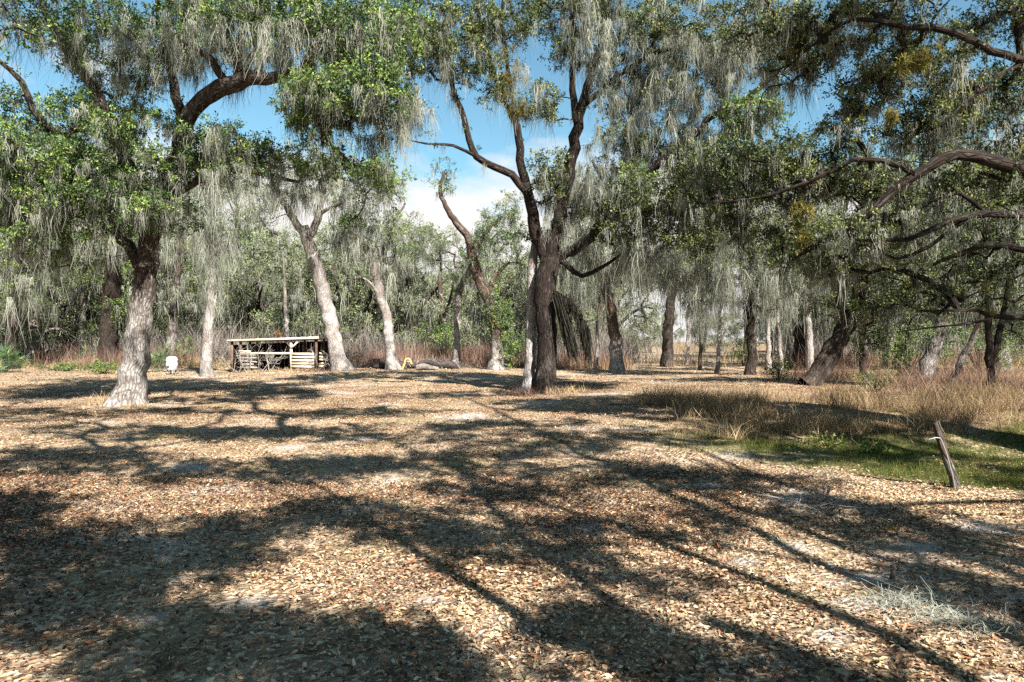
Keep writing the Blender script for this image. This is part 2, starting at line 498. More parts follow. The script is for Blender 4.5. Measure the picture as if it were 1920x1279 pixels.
gx = axis(900, 360, 6.2); gyv = np.concatenate([np.linspace(-60, 3, 40), 3 + (np.expm1(np.linspace(0, 1, 420) * 5.2) / math.expm1(5.2)) * 1400])[:]
gyv = np.unique(np.round(gyv, 5))
X, Y = np.meshgrid(gx, gyv)
Zg = gz(X, Y)
idx = np.arange(X.size).reshape(X.shape)
Q = np.stack([idx[:-1, :-1], idx[:-1, 1:], idx[1:, 1:], idx[1:, :-1]], -1).reshape(-1, 4)
me = mesh_np('ground', np.stack([X, Y, Zg], -1).reshape(-1, 3), Q,
             {'sand': sand_mask(X, Y).ravel(), 'green': green_mask(X, Y).ravel(), 'dry': dry_mask(X, Y).ravel()})
k = Mt('leafy_ground', .95, .1)
geo = k.n('ShaderNodeNewGeometry'); pos = geo.outputs['Position']
vo = k.n('ShaderNodeTexVoronoi', {'Scale': 19.0, 'Randomness': 1.0}); k.link(pos, vo.inputs['Vector'])
vsep = k.n('ShaderNodeSeparateColor'); k.link(vo.outputs['Color'], vsep.inputs[0])
col = k.ramp(vsep.outputs[0], [(0, (.04, .022, .013)), (.3, (.13, .075, .045)), (.6, (.28, .18, .10)), (.85, (.46, .34, .21)), (1, (.62, .49, .34))])
big = k.noise(.8, 5, pos)
col = k.mix(k.ramp(big, [(.35, (0, 0, 0)), (.65, (.5, .5, .5))]), col, (.46, .38, .27))
col = k.mix(k.ramp(k.noise(.33, 6, pos, .65), [(.56, (0, 0, 0)), (.66, (.85, .85, .85))]), col, (.50, .45, .40))
col = k.mix(k.ramp(k.noise(.5, 5, pos, .7), [(.52, (0, 0, 0)), (.68, (.5, .5, .5))]), col, (.20, .19, .07))
gcol = k.ramp(k.noise(5, 5, pos), [(.3, (.03, .035, .014)), (.5, (.075, .09, .025)), (.7, (.19, .17, .07))])
col = k.mix(k.ramp(k.noise(1.7, 7, pos, .75), [(.50, (0, 0, 0)), (.66, (.75, .75, .75))]), col, (.12, .08, .05))
gm = k.math('ADD', k.attr('green'), k.math('MULTIPLY', k.math('SUBTRACT', k.noise(3.5, 6, pos, .7), .5), 1.4))
col = k.mix(k.ramp(k.math('MULTIPLY', gm, k.math('GREATER_THAN', k.attr('green'), .01)), [(.35, (0, 0, 0)), (.7, (1, 1, 1))]), col, gcol)
dcol = k.ramp(k.noise(7, 5, pos), [(.3, (.10, .06, .035)), (.6, (.26, .18, .10)), (.75, (.38, .29, .16))])
col = k.mix(k.math('MULTIPLY', k.attr('dry'), .8), col, dcol)
sm = k.math('ADD', k.attr('sand'), k.math('MULTIPLY', k.math('SUBTRACT', k.noise(6, 7, pos, .75), .5), 1.6))
scol = k.ramp(k.noise(22, 6, pos, .7), [(.3, (.20, .165, .135)), (.5, (.36, .32, .28)), (.7, (.48, .44, .40))])
col = k.mix(k.ramp(sm, [(.46, (0, 0, 0)), (.85, (.8, .8, .8))]), col, scol)
k.link(col, k.b.inputs['Base Color'])
bh = k.math('ADD', vo.outputs['Distance'], k.noise(25, 4, pos))
bp = k.n('ShaderNodeBump', {'Strength': .9, 'Distance': .035}); k.link(bh, bp.inputs['Height']); k.link(bp.outputs[0], k.b.inputs['Normal'])
obj('ground', me, k.m, kind='structure')

# ------------------------------------------------------------------ trees
class Tree:
    def __init__(s, name, label, cat='tree', base=None, group=None, bark='bark', step=0.35, D0=30.0):
        s.name, s.label, s.cat, s.group, s.bark, s.step = name, label, cat, group, bark, step
        s.P = []; s.R = []; s.par = []; s.hand = []
        s.chains = []
        s.base = base
        s.geo = Geo(); s.lf = Geo(); s.lf2 = Geo(); s.ms = Geo(); s.ap = Geo()
        s.tips = []
    def limb(s, pts, px=True, flare=0.0, k=12, lump=.05):
        if px: pts = [(*at(p[0], p[1], p[2]), p[3]) for p in pts]
        O = spline(pts, s.step)
        n = len(O)
        if flare == 0 and len(s.P):
            j = np.argmin(np.linalg.norm(np.array(s.P) - O[0, :3], axis=1)); par = j
            d = s.P[j] - O[0, :3]
            O[:, :3] += d * np.exp(-np.linspace(0, 5, n))[:, None]
        else: par = -1
        w = rng.normal(0, .04, (n, 3)); w[0] = 0
        O[:, :3] += w * np.minimum(1, O[:, 3:4] * 6)
        if flare > 0:
            O[0, 2] = float(gz(O[0, 0], O[0, 1])) - .12
            s.base = s.base if s.base is not None else (O[0, 0], O[0, 1], O[0, 2] + .12)
        s.geo.add(*tube(O[:, :3], O[:, 3], k if O[:, 3].max() > .12 else 7, lump, flare))
        for i in range(n):
            s.P.append(O[i, :3].copy()); s.R.append(O[i, 3]); s.par.append(par if i == 0 else len(s.P) - 2); s.hand.append(True)
        return s
    def pts(s, blobs, px=True):
        """blob rows: px, py, rx, ry, D, rD, n  or world x, y, z, rx, ry, rz, n"""
        out_ = []
        for b in blobs:
            n = int(b[6])
            u = unit(rng.normal(0, 1, (n, 3))) * (rng.random((n, 1)) ** .38)
            if px:
                c = at(b[0], b[1], b[4]); sc = np.array([b[2] / F * b[4], b[5], b[3] / F * b[4]])
            else:
                c = np.array(b[:3], float); sc = np.array(b[3:6], float)
            out_.append(c + u * sc)
        return np.vstack(out_)
    def grow(s, A):
        """connect every target point to the nearest part of the limbs with a crooked branch"""
        P = np.array(s.P); R = np.array(s.R)
        d0 = np.array([np.min(np.linalg.norm(P - a, axis=1)) for a in A])
        order = np.argsort(d0)
        cap = len(P) + len(A) * 40
        NP_ = np.zeros((cap, 3)); NP_[:len(P)] = P; NR = np.zeros(cap); NR[:len(R)] = R
        par = np.full(cap, -1); cnt = len(P); h0 = cnt
        weight = np.zeros(cap)
        chains = []
        for ai in order:
            a = A[ai]
            d = np.linalg.norm(NP_[:cnt] - a, axis=1)
            j = int(np.argmin(d + .25 * np.abs(NP_[:cnt, 2] - a[2]) * (NP_[:cnt, 2] > a[2])))
            dist = d[j]
            m = max(2, int(dist / s.step) + 1)
            if m > 38: m = 38
            t = np.linspace(0, 1, m + 1)[1:, None]
            p0 = NP_[j]
            bow = rng.normal(0, .12, 3) * dist + np.array([0, 0, .10 * dist])
            pts = p0 + (a - p0) * t + bow * (t * (1 - t) * 2)
            jit = rng.normal(0, .045, (m, 3)) * min(dist, 1.5); jit[-1] = 0
            pts = pts + jit
            ids = list(range(cnt, cnt + m))
            NP_[cnt:cnt + m] = pts
            par[cnt] = j; par[cnt + 1:cnt + m] = np.arange(cnt, cnt + m - 1)
            cnt += m
            chains.append([j] + ids)
        w = np.zeros(cnt)
        for c in chains: w[c[-1]] = 1
        for i in range(cnt - 1, h0 - 1, -1):
            if par[i] >= h0: w[par[i]] += w[i]
        rad = .011 * np.maximum(w, 1) ** .47 * s.twig
        NR[h0:cnt] = rad[h0:cnt]
        for c in chains:
            pp = NP_[c]; r = NR[c].copy()
            r[0] = min(r[0], r[1] * 1.15)
            kk = 3 if r.max() < .022 else (4 if r.max() < .05 else 7)
            s.geo.add(*tube(pp, r, kk, 0, 0, cap=False))
        s.P = list(NP_[:cnt]); s.R = list(NR[:cnt]); s.nhand = h0
        return A
    twig = 1.0
    def leafy(s, A, m=60, R=.42, Ln=.085, which='lf', v=None, **kw):
        if len(A): getattr(s, which).add(*leaves(A, R * rng.uniform(.7, 1.3, len(A)), m, Ln, v=v, **kw))
    def mossy(s, A, n=26, Ln=1.0, spread=.16, W=.016, v=None):
        if len(A): s.ms.add(*moss(A, n, Ln * np.clip(rng.lognormal(-.35, .55, len(A)), .15, 2.2), spread * .62 * rng.uniform(.35, 1.9, len(A)), W * 1.12, v))
    def thin_nodes(s, frac, rmax=.2, rmin=0, zmin=None):
        P = np.array(s.P); R = np.array(s.R)
        ok = (R < rmax) & (R >= rmin) & (rng.random(len(P)) < frac)
        if zmin is not None: ok &= P[:, 2] > zmin
        return P[ok]
    def sprouts(s, frac, rmax, R=.22, Ln=.08, m=26, n=18, ml=.5, W=.010, zmin=3.5):
        P = np.array(s.P)[:s.nhand]; r = np.array(s.R)[:s.nhand]
        ok = (r < rmax) & (P[:, 2] > zmin)
        A = P[ok & (rng.random(len(P)) < frac)]
        if len(A):
            A = A + rng.normal(0, .12, A.shape) + [0, 0, .08]
            s.leafy(A, m, R, Ln)
        B = P[ok & (rng.random(len(P)) < frac * .8)]
        if len(B): s.mossy(B, n, ml, .10, W)
    def finish(s, leaf='leaf', leaf2='leaf_bright', mossm='moss'):
        b = np.array(s.base, float)
        root = thing(s.name, s.label, s.cat, tuple(b), s.group)
        obj('trunk', s.geo.mesh('trunk', b), M[s.bark], root)
        if s.lf.n: obj('crown', s.lf.mesh('crown', b, False), M[leaf], root)
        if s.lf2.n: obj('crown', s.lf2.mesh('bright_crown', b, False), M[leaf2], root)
        if s.ms.n: obj('hanging_moss', s.ms.mesh('hanging_moss', b, False), M[mossm], root)
        if s.ap.n: obj('air_plants', s.ap.mesh('air_plants', b, False), M['air_plant'], root)
        s.root = root
        return root
    def airplants(s, C, m=50, Ln=.3, R=.05):
        n = len(C)
        P0 = np.repeat(C, m, 0) + rng.normal(0, R, (n * m, 3))
        D = unit(rng.normal(0, 1, (n * m, 3)) + [0, 0, .3])
        s.ap.add(*ribbons(P0, D, rng.uniform(.5, 1.2, n * m) * Ln, np.full(n * m, .02), 2, np.tile([0, 0, -.2], (n * m, 1)), 0.02, .9))

# --- 1. big leaning oak on the left
t = Tree('live_oak', 'big leaning live oak at left with speckled grey trunk and flared base', bark='bark_left')
t.limb([(238, 756, 25, .58), (246, 715, 25, .48), (255, 650, 25, .43), (263, 590, 25, .39), (272, 510, 25, .37), (284, 430, 25, .34), (300, 380, 25, .31)], flare=.45, k=26, lump=.035)
t.limb([(300, 380, 25, .31), (325, 310, 24.6, .31), (345, 245, 24.2, .30), (372, 192, 23.8, .28), (430, 158, 23, .29), (500, 142, 22.5, .22), (560, 135, 22, .15), (640, 150, 21.6, .09), (730, 125, 21, .04)], k=14, lump=.06)
t.limb([(284, 430, 25, .28), (245, 330, 24.5, .26), (215, 240, 24, .22), (170, 160, 23.5, .18), (105, 60, 23, .12), (60, -40, 22.5, .06)])
t.limb([(272, 510, 25, .2), (215, 430, 25, .18), (140, 400, 24, .13), (50, 330, 22, .07), (-30, 280, 20, .04)])
t.limb([(190, 200, 23.7, .15), (120, 250, 22, .12), (62, 205, 21, .10), (40, 150, 20.5, .08), (-5, 110, 20, .05)])
t.limb([(345, 245, 24.2, .18), (322, 140, 24, .14), (300, 50, 24, .10), (290, -50, 24, .05)])
t.limb([(435, 158, 23, .15), (395, 110, 22.6, .12), (345, 75, 22.3, .08), (315, 50, 22, .04)])
t.limb([(440, 155, 23, .15), (452, 70, 22.6, .12), (480, -30, 22.3, .07)])
t.limb([(560, 135, 22, .12), (600, 60, 21.5, .09), (650, -20, 21, .05)])
t.limb([(300, 380, 25, .16), (380, 330, 24, .12), (460, 320, 23, .08), (560, 340, 23, .05)])
leafb = [(90, 60, 90, 60, 22, 2.5, 46), (120, 240, 130, 60, 22, 2.5, 90), (70, 320, 110, 70, 21, 3, 120), (190, 370, 110, 70, 24, 3, 120), (60, 450, 90, 60, 22, 3, 55),
         (330, 60, 90, 60, 24, 2.5, 60), (470, 50, 90, 55, 23, 2.5, 80), (640, 60, 110, 60, 21.5, 2.5, 100), (700, 170, 70, 50, 21, 2, 60), (430, 265, 80, 28, 24, 2, 45),
         (330, 290, 70, 60, 24, 2.5, 60), (300, 400, 70, 40, 24, 2, 40), (250, 110, 60, 60, 24, 2, 30),
         (180, 30, 100, 40, 23.6, 2, 34), (400, 10, 130, 30, 24, 2.5, 50), (560, 20, 120, 34, 23, 2, 44), (720, 90, 80, 60, 21.6, 2, 28), (740, 20, 70, 40, 22, 2, 24), (40, 380, 80, 80, 23.5, 2.5, 60), (220, 200, 80, 60, 25.5, 2, 46), (470, 290, 60, 26, 24.5, 2, 24)]
A = t.grow(t.pts(leafb)); t.leafy(A, 100, .44, .105)
B = t.grow(t.pts([(598, 200, 66, 58, 21, 1.7, 110), (600, 300, 60, 30, 21.5, 1.6, 30), (700, 330, 55, 30, 21.5, 1.5, 30), (640, 420, 22, 16, 21.5, .8, 5)]))
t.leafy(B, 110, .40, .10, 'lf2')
C = t.grow(t.pts([(210, 100, 60, 70, 23, 2, 30), (300, 80, 90, 60, 23, 2, 35), (420, 90, 100, 60, 23, 2, 45), (560, 90, 110, 50, 22, 2, 50), (440, 330, 60, 24, 23.5, 2, 14), (560, 340, 60, 20, 23, 2, 10), (260, 360, 80, 50, 24, 2, 26), (700, 240, 60, 40, 22, 1.5, 16), (90, 420, 90, 60, 22, 2.5, 30)]))
t.leafy(C, 14, .4, .08)
D_ = t.grow(t.pts([(120, -90, 170, 70, 23, 3, 70), (420, -90, 170, 70, 23.5, 3, 70), (640, -60, 90, 50, 22, 3, 30)])); t.leafy(D_, 40, .6, .16)
t.mossy(C, 54, 1.1, .15, .012); t.mossy(A[::4], 26, .9, .15, .016); t.mossy(B[::4], 22, .8); t.mossy(t.thin_nodes(.03, .10, .03), 30, 1.0)
t.sprouts(.45, .24, .3, .1, 36, 30, .9, .012)
t.finish()

# --- 2. centre oak, two stems
t = Tree('live_oak', 'tall forked live oak in the middle with a dark stem and a pale stem', bark='bark_shaded')
t.limb([(1024, 742, 28, .48), (1025, 700, 28, .42), (1025, 620, 28, .41), (1022, 560, 28, .44), (1028, 505, 28, .46), (1032, 480, 28, .40)], flare=.35, k=26, lump=.04)
t.limb([(1030, 500, 28, .27), (1012, 465, 28, .26), (997, 400, 27.8, .22), (985, 350, 27.6, .20), (976, 300, 27.5, .17), (968, 235, 27.3, .15), (935, 160, 27, .12), (910, 85, 27, .10), (893, -10, 27, .07)])
t.limb([(988, 375, 27.8, .17), (955, 325, 27.5, .15), (893, 292, 27, .13), (870, 220, 27, .11), (838, 130, 27, .09), (822, 60, 27, .07), (800, -10, 27, .05)])
t.limb([(893, 292, 27, .08), (850, 272, 26.5, .06), (800, 268, 26, .04), (770, 262, 26, .02)])
t.limb([(1034, 500, 28, .32), (1046, 440, 28, .30), (1060, 350, 28, .27), (1076, 275, 28, .23), (1090, 200, 28, .19), (1110, 140, 28, .16), (1128, 70, 28, .12), (1124, -20, 28, .08)])
t.limb([(1084, 235, 28, .16), (1072, 150, 27.8, .12), (1078, 60, 27.6, .10), (1062, -20, 27.6, .07)])
t.limb([(1108, 195, 28, .13), (1150, 152, 27.6, .12), (1200, 115, 27.2, .10), (1250, 92, 27, .09), (1300, 100, 26.5, .05), (1340, 95, 26, .03)])
t.limb([(968, 230, 27.3, .1), (952, 120, 27, .08), (940, 40, 27, .07), (948, -20, 27, .05)])
t.limb([(1036, 500, 28, .24), (1062, 480, 27.8, .22), (1108, 450, 27.4, .19), (1165, 350, 26.5, .17), (1225, 318, 26, .17), (1285, 265, 25.4, .16), (1345, 212, 25, .12), (1420, 170, 24.4, .09), (1480, 110, 24, .06), (1550, 60, 23.5, .03)])
t.limb([(1045, 490, 28, .14), (1090, 515, 27.5, .10), (1130, 500, 27, .07), (1170, 470, 27, .04)])
t.limb([(1165, 350, 26.5, .10), (1210, 390, 26, .08), (1290, 385, 25, .07), (1370, 350, 24, .04)])
t.limb([(1040, 540, 28, .09), (1062, 560, 27.6, .07), (1082, 590, 27.3, .05), (1098, 625, 27, .03)])
A = t.grow(t.pts([(885, 45, 70, 45, 27, 2, 65), (780, 50, 80, 50, 26, 2, 70), (850, 110, 70, 40, 26.5, 2, 50), (960, 45, 50, 40, 27, 2, 25), (1020, 200, 38, 36, 27.5, 1.2, 22), (1030, 330, 40, 55, 27.5, 1.2, 38),
                  (1120, 20, 120, 40, 28, 2, 50), (1270, 50, 110, 50, 26, 2.5, 80), (1260, 370, 120, 50, 25, 2.2, 120), (1170, 415, 70, 45, 26, 1.6, 50), (1360, 310, 110, 50, 24, 2.2, 100), (1300, 430, 90, 50, 25, 2, 60), (930, 170, 30, 30, 27, 1, 12),
                  (1010, 20, 60, 36, 28.4, 1.5, 30), (1200, 60, 100, 50, 28.5, 2, 60), (1180, 170, 80, 60, 28.5, 2, 46), (1290, 150, 90, 60, 27.5, 2, 60), (1390, 90, 80, 50, 26, 2, 50), (1230, 270, 80, 50, 27, 2, 44), (1420, 330, 70, 50, 25, 2, 50), (740, 110, 60, 40, 26.5, 1.5, 30), (1070, 90, 50, 40, 28.6, 1.5, 26), (900, 110, 40, 30, 26.8, 1, 18), (1480, 60, 70, 40, 25, 2, 40), (1470, 130, 60, 40, 25, 1.6, 20), (1110, 400, 40, 40, 28.8, 1.2, 20), (1000, 440, 26, 26, 28.8, .8, 8)]))
t.leafy(A, 95, .44, .11)
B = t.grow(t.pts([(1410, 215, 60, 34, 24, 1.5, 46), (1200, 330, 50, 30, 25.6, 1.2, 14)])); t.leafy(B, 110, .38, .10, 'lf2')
C = t.grow(t.pts([(1190, 110, 100, 80, 27, 2.2, 50), (1180, 230, 90, 90, 27, 2.2, 50), (1100, 60, 70, 60, 27.5, 2, 24), (1290, 180, 90, 70, 26, 2.2, 48), (1300, 280, 80, 50, 25.5, 2, 45), (1070, 400, 60, 60, 28, 1.6, 25),
                  (1150, 350, 70, 50, 27, 2, 40), (760, 190, 60, 40, 26, 1.5, 28), (1340, 100, 90, 60, 25, 2, 45), (1360, 390, 80, 40, 24.5, 2, 30), (985, 160, 30, 60, 27.2, 1.2, 12), (1210, 460, 70, 30, 26, 2, 25)]))
t.leafy(C, 9, .4, .075)
t.mossy(C, 60, 1.4, .16, .012); t.mossy(A[::4], 24, .9); t.mossy(B[::3], 22, .8); t.mossy(t.thin_nodes(.04, .12, .03), 30, 1.1)
D_ = t.grow(t.pts([(960, -130, 190, 70, 27.5, 3, 50), (1200, -120, 150, 60, 27, 3, 40), (1050, -230, 150, 60, 28, 3, 40)])); t.leafy(D_, 40, .6, .16)
t.airplants(t.pts([(948, 160, 16, 28, 27, .3, 26), (975, 205, 22, 20, 27.2, .3, 26), (1300, 178, 20, 8, 25.4, .3, 5), (1085, 10, 14, 10, 27.6, .2, 6), (945, 95, 7, 20, 27, .2, 6)]), 46, .33)
t.sprouts(.35, .16, .28, .1, 34, 30, 1.0, .012, 7)
ctr = t
root = t.finish(leaf='leaf_olive')
g = Geo()
ca = [at(1044 + 9 * u, 552 + 22 * u, 27.3) for u in np.linspace(0, 1, 14)]; cb = [at(1060 + 40 * u, 556 + 62 * u ** 1.5, 27.2) for u in np.linspace(0, 1, 14)]
P0 = np.repeat(np.array(ca), 70, 0); P0 = P0 + rng.normal(0, .07, P0.shape); n = len(P0)
g.add(*ribbons(P0, unit(rng.normal(0, .03, (n, 3)) + [.26, 0, -1]), rng.uniform(.6, 2.4, n), np.full(n, .035), 3, None, .02, .6))
P0 = np.repeat(np.array(cb), 60, 0); P0 = P0 + rng.normal(0, .07, P0.shape); n = len(P0)
g.add(*ribbons(P0, unit(rng.normal(0, .06, (n, 3)) + [.03, 0, -1]), rng.uniform(.12, .45, n) * np.repeat(1 + 3.4 * np.linspace(0, 1, 14) ** 4, 60), np.full(n, .035), 3, None, .02, .6))
obj('hanging_moss', g.mesh('dark_hanging_moss', root.location, False), M['moss_dark'], root, label='black clump of dead moss hanging beside the trunk')
g = Geo()
st = spline([(*at(990, 731, 28.5), .27), (*at(994, 670, 28.5), .22), (*at(998, 570, 28.5), .21), (*at(998, 500, 28.4), .19), (*at(1004, 450, 28.4), .15), (*at(1004, 400, 28.2), .10)], .35)
st[0, 2] = float(gz(st[0, 0], st[0, 1])) - .1
g.add(*tube(st[:, :3], st[:, 3], 18, .06, .4))
obj('second_stem', g.mesh('second_stem', root.location), M['bark_pale'], root, label='pale flaking stem on the left of the fork')

# --- 3. white leaning tree beside the shed
t = Tree('live_oak', 'white-barked oak leaning left in front of the slatted shed end', bark='bark_pale')
t.limb([(642, 699, 48, .66), (632, 660, 48, .52), (618, 600, 48, .50), (603, 535, 48, .48), (589, 485, 48, .46), (577, 450, 48, .42), (570, 425, 48, .36)], flare=.45, k=22, lump=.03)
t.limb([(577, 450, 48, .30), (553, 415, 48, .26), (530, 370, 47, .18), (490, 300, 46, .09)])
t.limb([(580, 450, 48, .28), (600, 400, 48, .24), (612, 330, 48, .16), (640, 260, 48, .08)])
t.limb([(600, 400, 48, .14), (650, 370, 47, .12), (690, 330, 46, .06)])
A = t.grow(t.pts([(560, 330, 90, 40, 47, 3, 60), (480, 380, 70, 40, 46, 3, 45), (660, 340, 70, 50, 46, 3, 50), (610, 270, 70, 40, 48, 3, 30)])); t.leafy(A, 55, .6, .13)
C = t.grow(t.pts([(530, 370, 100, 30, 47, 3, 34), (650, 370, 60, 30, 46, 3, 26)])); t.leafy(C, 20, .5, .12)
t.mossy(C, 40, 1.9, .26, .024); t.mossy(A[::2], 26, 1.6, .22, .026)
t.finish(leaf='leaf_grey')

t = Tree('live_oak', 'crooked pale oak right of the white leaning tree with yellow frame at its foot', bark='bark_pale')
t.limb([(738, 694, 50, .55), (732, 650, 50, .38), (726, 600, 50, .34), (716, 560, 50, .32), (704, 510, 50, .29), (690, 470, 50, .25), (668, 440, 49, .2), (645, 420, 48, .1)], flare=.5, k=18, lump=.05)
t.limb([(706, 520, 50, .2), (722, 470, 50, .17), (735, 420, 50, .13), (760, 380, 50, .07)])
t.limb([(716, 560, 50, .14), (695, 530, 49.5, .10), (680, 520, 49, .05)])
A = t.grow(t.pts([(740, 430, 36, 50, 50, 2.5, 46), (755, 480, 22, 25, 50, 1.5, 14), (665, 400, 40, 40, 49, 2, 20), (720, 360, 50, 30, 49, 2, 24)])); t.leafy(A, 60, .6, .13)
C = t.grow(t.pts([(670, 440, 50, 40, 49, 2, 22), (730, 480, 45, 40, 50, 2, 24), (640, 440, 18, 16, 48, 1, 10)])); t.leafy(C, 12, .5, .12)
t.mossy(C, 40, 2.0, .25, .028); t.mossy(A[::2], 26, 1.4, .22, .026)
t.finish(leaf='leaf')

t = Tree('live_oak', 'ivy-clad oak bending left over the brush, left of the forked oak', bark='bark_red')
t.limb([(930, 698, 50, .55), (931, 660, 50, .46), (928, 610, 50, .42), (912, 555, 50, .38), (895, 510, 50, .37), (886, 480, 50, .34), (878, 445, 50, .28), (845, 402, 50, .22), (826, 360, 50, .15), (832, 320, 50, .08)], flare=.4, k=18)
t.limb([(912, 555, 50, .2), (925, 520, 50, .16), (955, 490, 50, .09)])
t.limb([(886, 480, 50, .2), (915, 430, 50, .16), (950, 400, 50, .08)])
A = t.grow(t.pts([(935, 430, 48, 50, 50, 2.5, 80), (905, 470, 40, 30, 50, 2, 34), (965, 460, 36, 50, 50, 2, 36), (828, 330, 30, 35, 50, 1.6, 20), (958, 385, 30, 25, 50, 2, 14)])); t.leafy(A, 60, .55, .13)
B = t.grow(t.pts([(940, 600, 26, 45, 49.6, .7, 46), (955, 650, 22, 40, 49.6, .7, 30), (925, 560, 20, 30, 49.6, .6, 16)])); t.leafy(B, 55, .42, .12)
t.mossy(A[::2], 22, 1.3, .22, .026)
t.finish(leaf='leaf')

t = Tree('slender_tree', 'slim grey trunk with dark ivy top standing in russet weeds, left of the ivy-clad oak', bark='bark_pale')
t.limb([(856, 691, 54, .33), (857, 640, 54, .27), (858, 580, 54, .26), (864, 535, 54, .25), (882, 505, 53, .2), (893, 480, 52, .12)], flare=.25, k=14)
A = t.grow(t.pts([(868, 515, 22, 25, 53.5, 1.3, 24), (880, 480, 25, 25, 53, 1.5, 20), (856, 555, 9, 35, 54, .5, 14)])); t.leafy(A, 45, .4, .12)
t.finish(leaf='leaf')

t = Tree('live_oak', 'red-brown trunk turning white at the foot, right of the forked oak', bark='bark_red')
t.limb([(1157, 700, 47, .55), (1156, 660, 47, .44), (1150, 610, 47, .40), (1142, 560, 47, .37), (1132, 515, 47, .38), (1130, 480, 47, .36), (1150, 430, 46, .26), (1140, 360, 46, .16), (1110, 300, 46, .08)], flare=.4, k=20)
t.limb([(1131, 490, 47, .26), (1105, 430, 46.5, .2), (1080, 370, 46, .15), (1105, 320, 46, .08)])
t.limb([(1135, 490, 47, .2), (1180, 450, 46, .15), (1240, 430, 45, .08)])
A = t.grow(t.pts([(1155, 470, 55, 30, 46, 2.5, 50), (1200, 440, 60, 30, 45, 3, 40), (1100, 470, 30, 30, 47, 2, 16), (1240, 510, 50, 30, 45, 3, 26)])); t.leafy(A, 50, .55, .13)
C = t.grow(t.pts([(1170, 470, 70, 40, 46, 3, 50), (1250, 490, 70, 40, 45, 3, 40), (1110, 420, 60, 60, 46, 3, 40), (1080, 350, 50, 60, 46, 3, 34), (1160, 340, 70, 60, 46, 3, 26)])); t.leafy(C, 24, .5, .13)
t.mossy(C, 44, 2.6, .28, .028); t.mossy(A[::2], 30, 2.0, .22, .026)
t.finish(leaf='leaf_olive')

# --- right middle
t = Tree('live_oak', 'dark oak leaning hard to the right beside the pale track', bark='bark_dark')
t.limb([(1512, 732, 31, .46), (1530, 700, 31, .37), (1560, 650, 31, .35), (1588, 605, 31, .38), (1604, 570, 31, .32), (1622, 510, 31, .24), (1650, 440, 30, .15), (1690, 380, 29, .08)], flare=.4, k=20)
t.limb([(1590, 605, 31, .22), (1574, 560, 31, .18), (1556, 510, 31, .14), (1530, 450, 31, .08)])
t.limb([(1546, 728, 31.2, .24), (1562, 680, 31.1, .22), (1585, 620, 31, .24)], k=12)
A = t.grow(t.pts([(1600, 580, 90, 36, 31, 2.5, 60), (1550, 470, 100, 50, 30, 3, 80), (1690, 560, 90, 50, 30, 3, 90), (1650, 450, 90, 40, 29.5, 3, 60), (1480, 440, 90, 50, 30, 3, 60), (1720, 470, 80, 50, 29, 3, 50), (1640, 640, 60, 30, 32, 2, 26)])); t.leafy(A, 80, .47, .11)
C = t.grow(t.pts([(1560, 480, 110, 50, 31, 3, 50), (1650, 540, 90, 50, 31, 3, 40), (1590, 430, 80, 40, 30, 3, 30)])); t.leafy(C, 10, .45, .09)
t.mossy(C, 42, 1.5, .18, .019); t.mossy(A[::4], 24, 1.1, .16, .018)
t.finish(leaf='leaf_olive')

t = Tree('live_oak', 'straight dark thin oak under a moss curtain, left of the leaning dark oak', bark='bark_dark')
t.limb([(1408, 708, 41, .32), (1409, 660, 41, .26), (1406, 560, 41, .24), (1408, 470, 41, .22), (1404, 380, 41, .18), (1412, 290, 41, .12), (1400, 200, 41, .07)], flare=.35, k=14)
t.limb([(1406, 560, 41, .10), (1430, 580, 41, .07), (1455, 578, 40, .03)])
t.limb([(1406, 470, 41, .16), (1340, 440, 40, .12), (1270, 430, 39, .07)])
t.limb([(1406, 440, 41, .16), (1480, 400, 40, .12), (1530, 360, 39, .07)])
A = t.grow(t.pts([(1380, 440, 140, 50, 40, 3, 100), (1300, 500, 80, 40, 40, 3, 46), (1460, 500, 80, 50, 40, 3, 60), (1400, 350, 120, 60, 40, 3, 60), (1480, 300, 100, 60, 40, 3, 50)])); t.leafy(A, 75, .58, .14)
C = t.grow(t.pts([(1290, 480, 70, 50, 40, 3, 34), (1380, 500, 90, 50, 40, 3, 44), (1470, 530, 80, 40, 40, 3, 30), (1330, 550, 60, 30, 40, 2, 16), (1360, 400, 90, 50, 40, 3, 20)])); t.leafy(C, 26, .5, .12)
t.mossy(C, 56, 2.4, .22, .020); t.mossy(A[::3], 26, 1.8, .2, .022)
t.finish(leaf='leaf_olive')

# --- right oak whose trunk stands outside the frame
t = Tree('live_oak', 'spreading live oak whose long crooked limbs reach in from the right edge', bark='bark_shaded')
t.limb([(*(12.6, 14.5, 0), .6), (12.5, 14.5, 1.2, .5), (12.2, 14.4, 3.0, .46), (12.0, 14.3, 4.6, .42), (12.2, 14.2, 6.4, .32), (12.0, 14.0, 8.5, .2)], px=False, flare=.4, k=18)
t.limb([(2000, 380, 14.3, 0.178), (1925, 330, 14, 0.148), (1860, 305, 13.8, 0.133), (1790, 290, 13.6, 0.118), (1720, 322, 13.6, 0.104), (1660, 375, 13.8, 0.089), (1590, 425, 14, 0.074), (1530, 460, 14.3, 0.059), (1470, 490, 14.6, 0.037)])
t.limb([(1722, 322, 13.6, 0.067), (1660, 300, 13.6, 0.059), (1600, 298, 13.8, 0.052), (1540, 330, 14, 0.044), (1440, 365, 14.5, 0.033), (1350, 380, 15, 0.022)])
t.limb([(2010, 160, 14.2, 0.118), (1905, 112, 13.6, 0.081), (1850, 95, 13.4, 0.074), (1790, 60, 13.2, 0.067), (1700, 48, 13.2, 0.056), (1600, 35, 13.3, 0.037), (1540, 70, 13.5, 0.026), (1470, 130, 13.7, 0.015)])
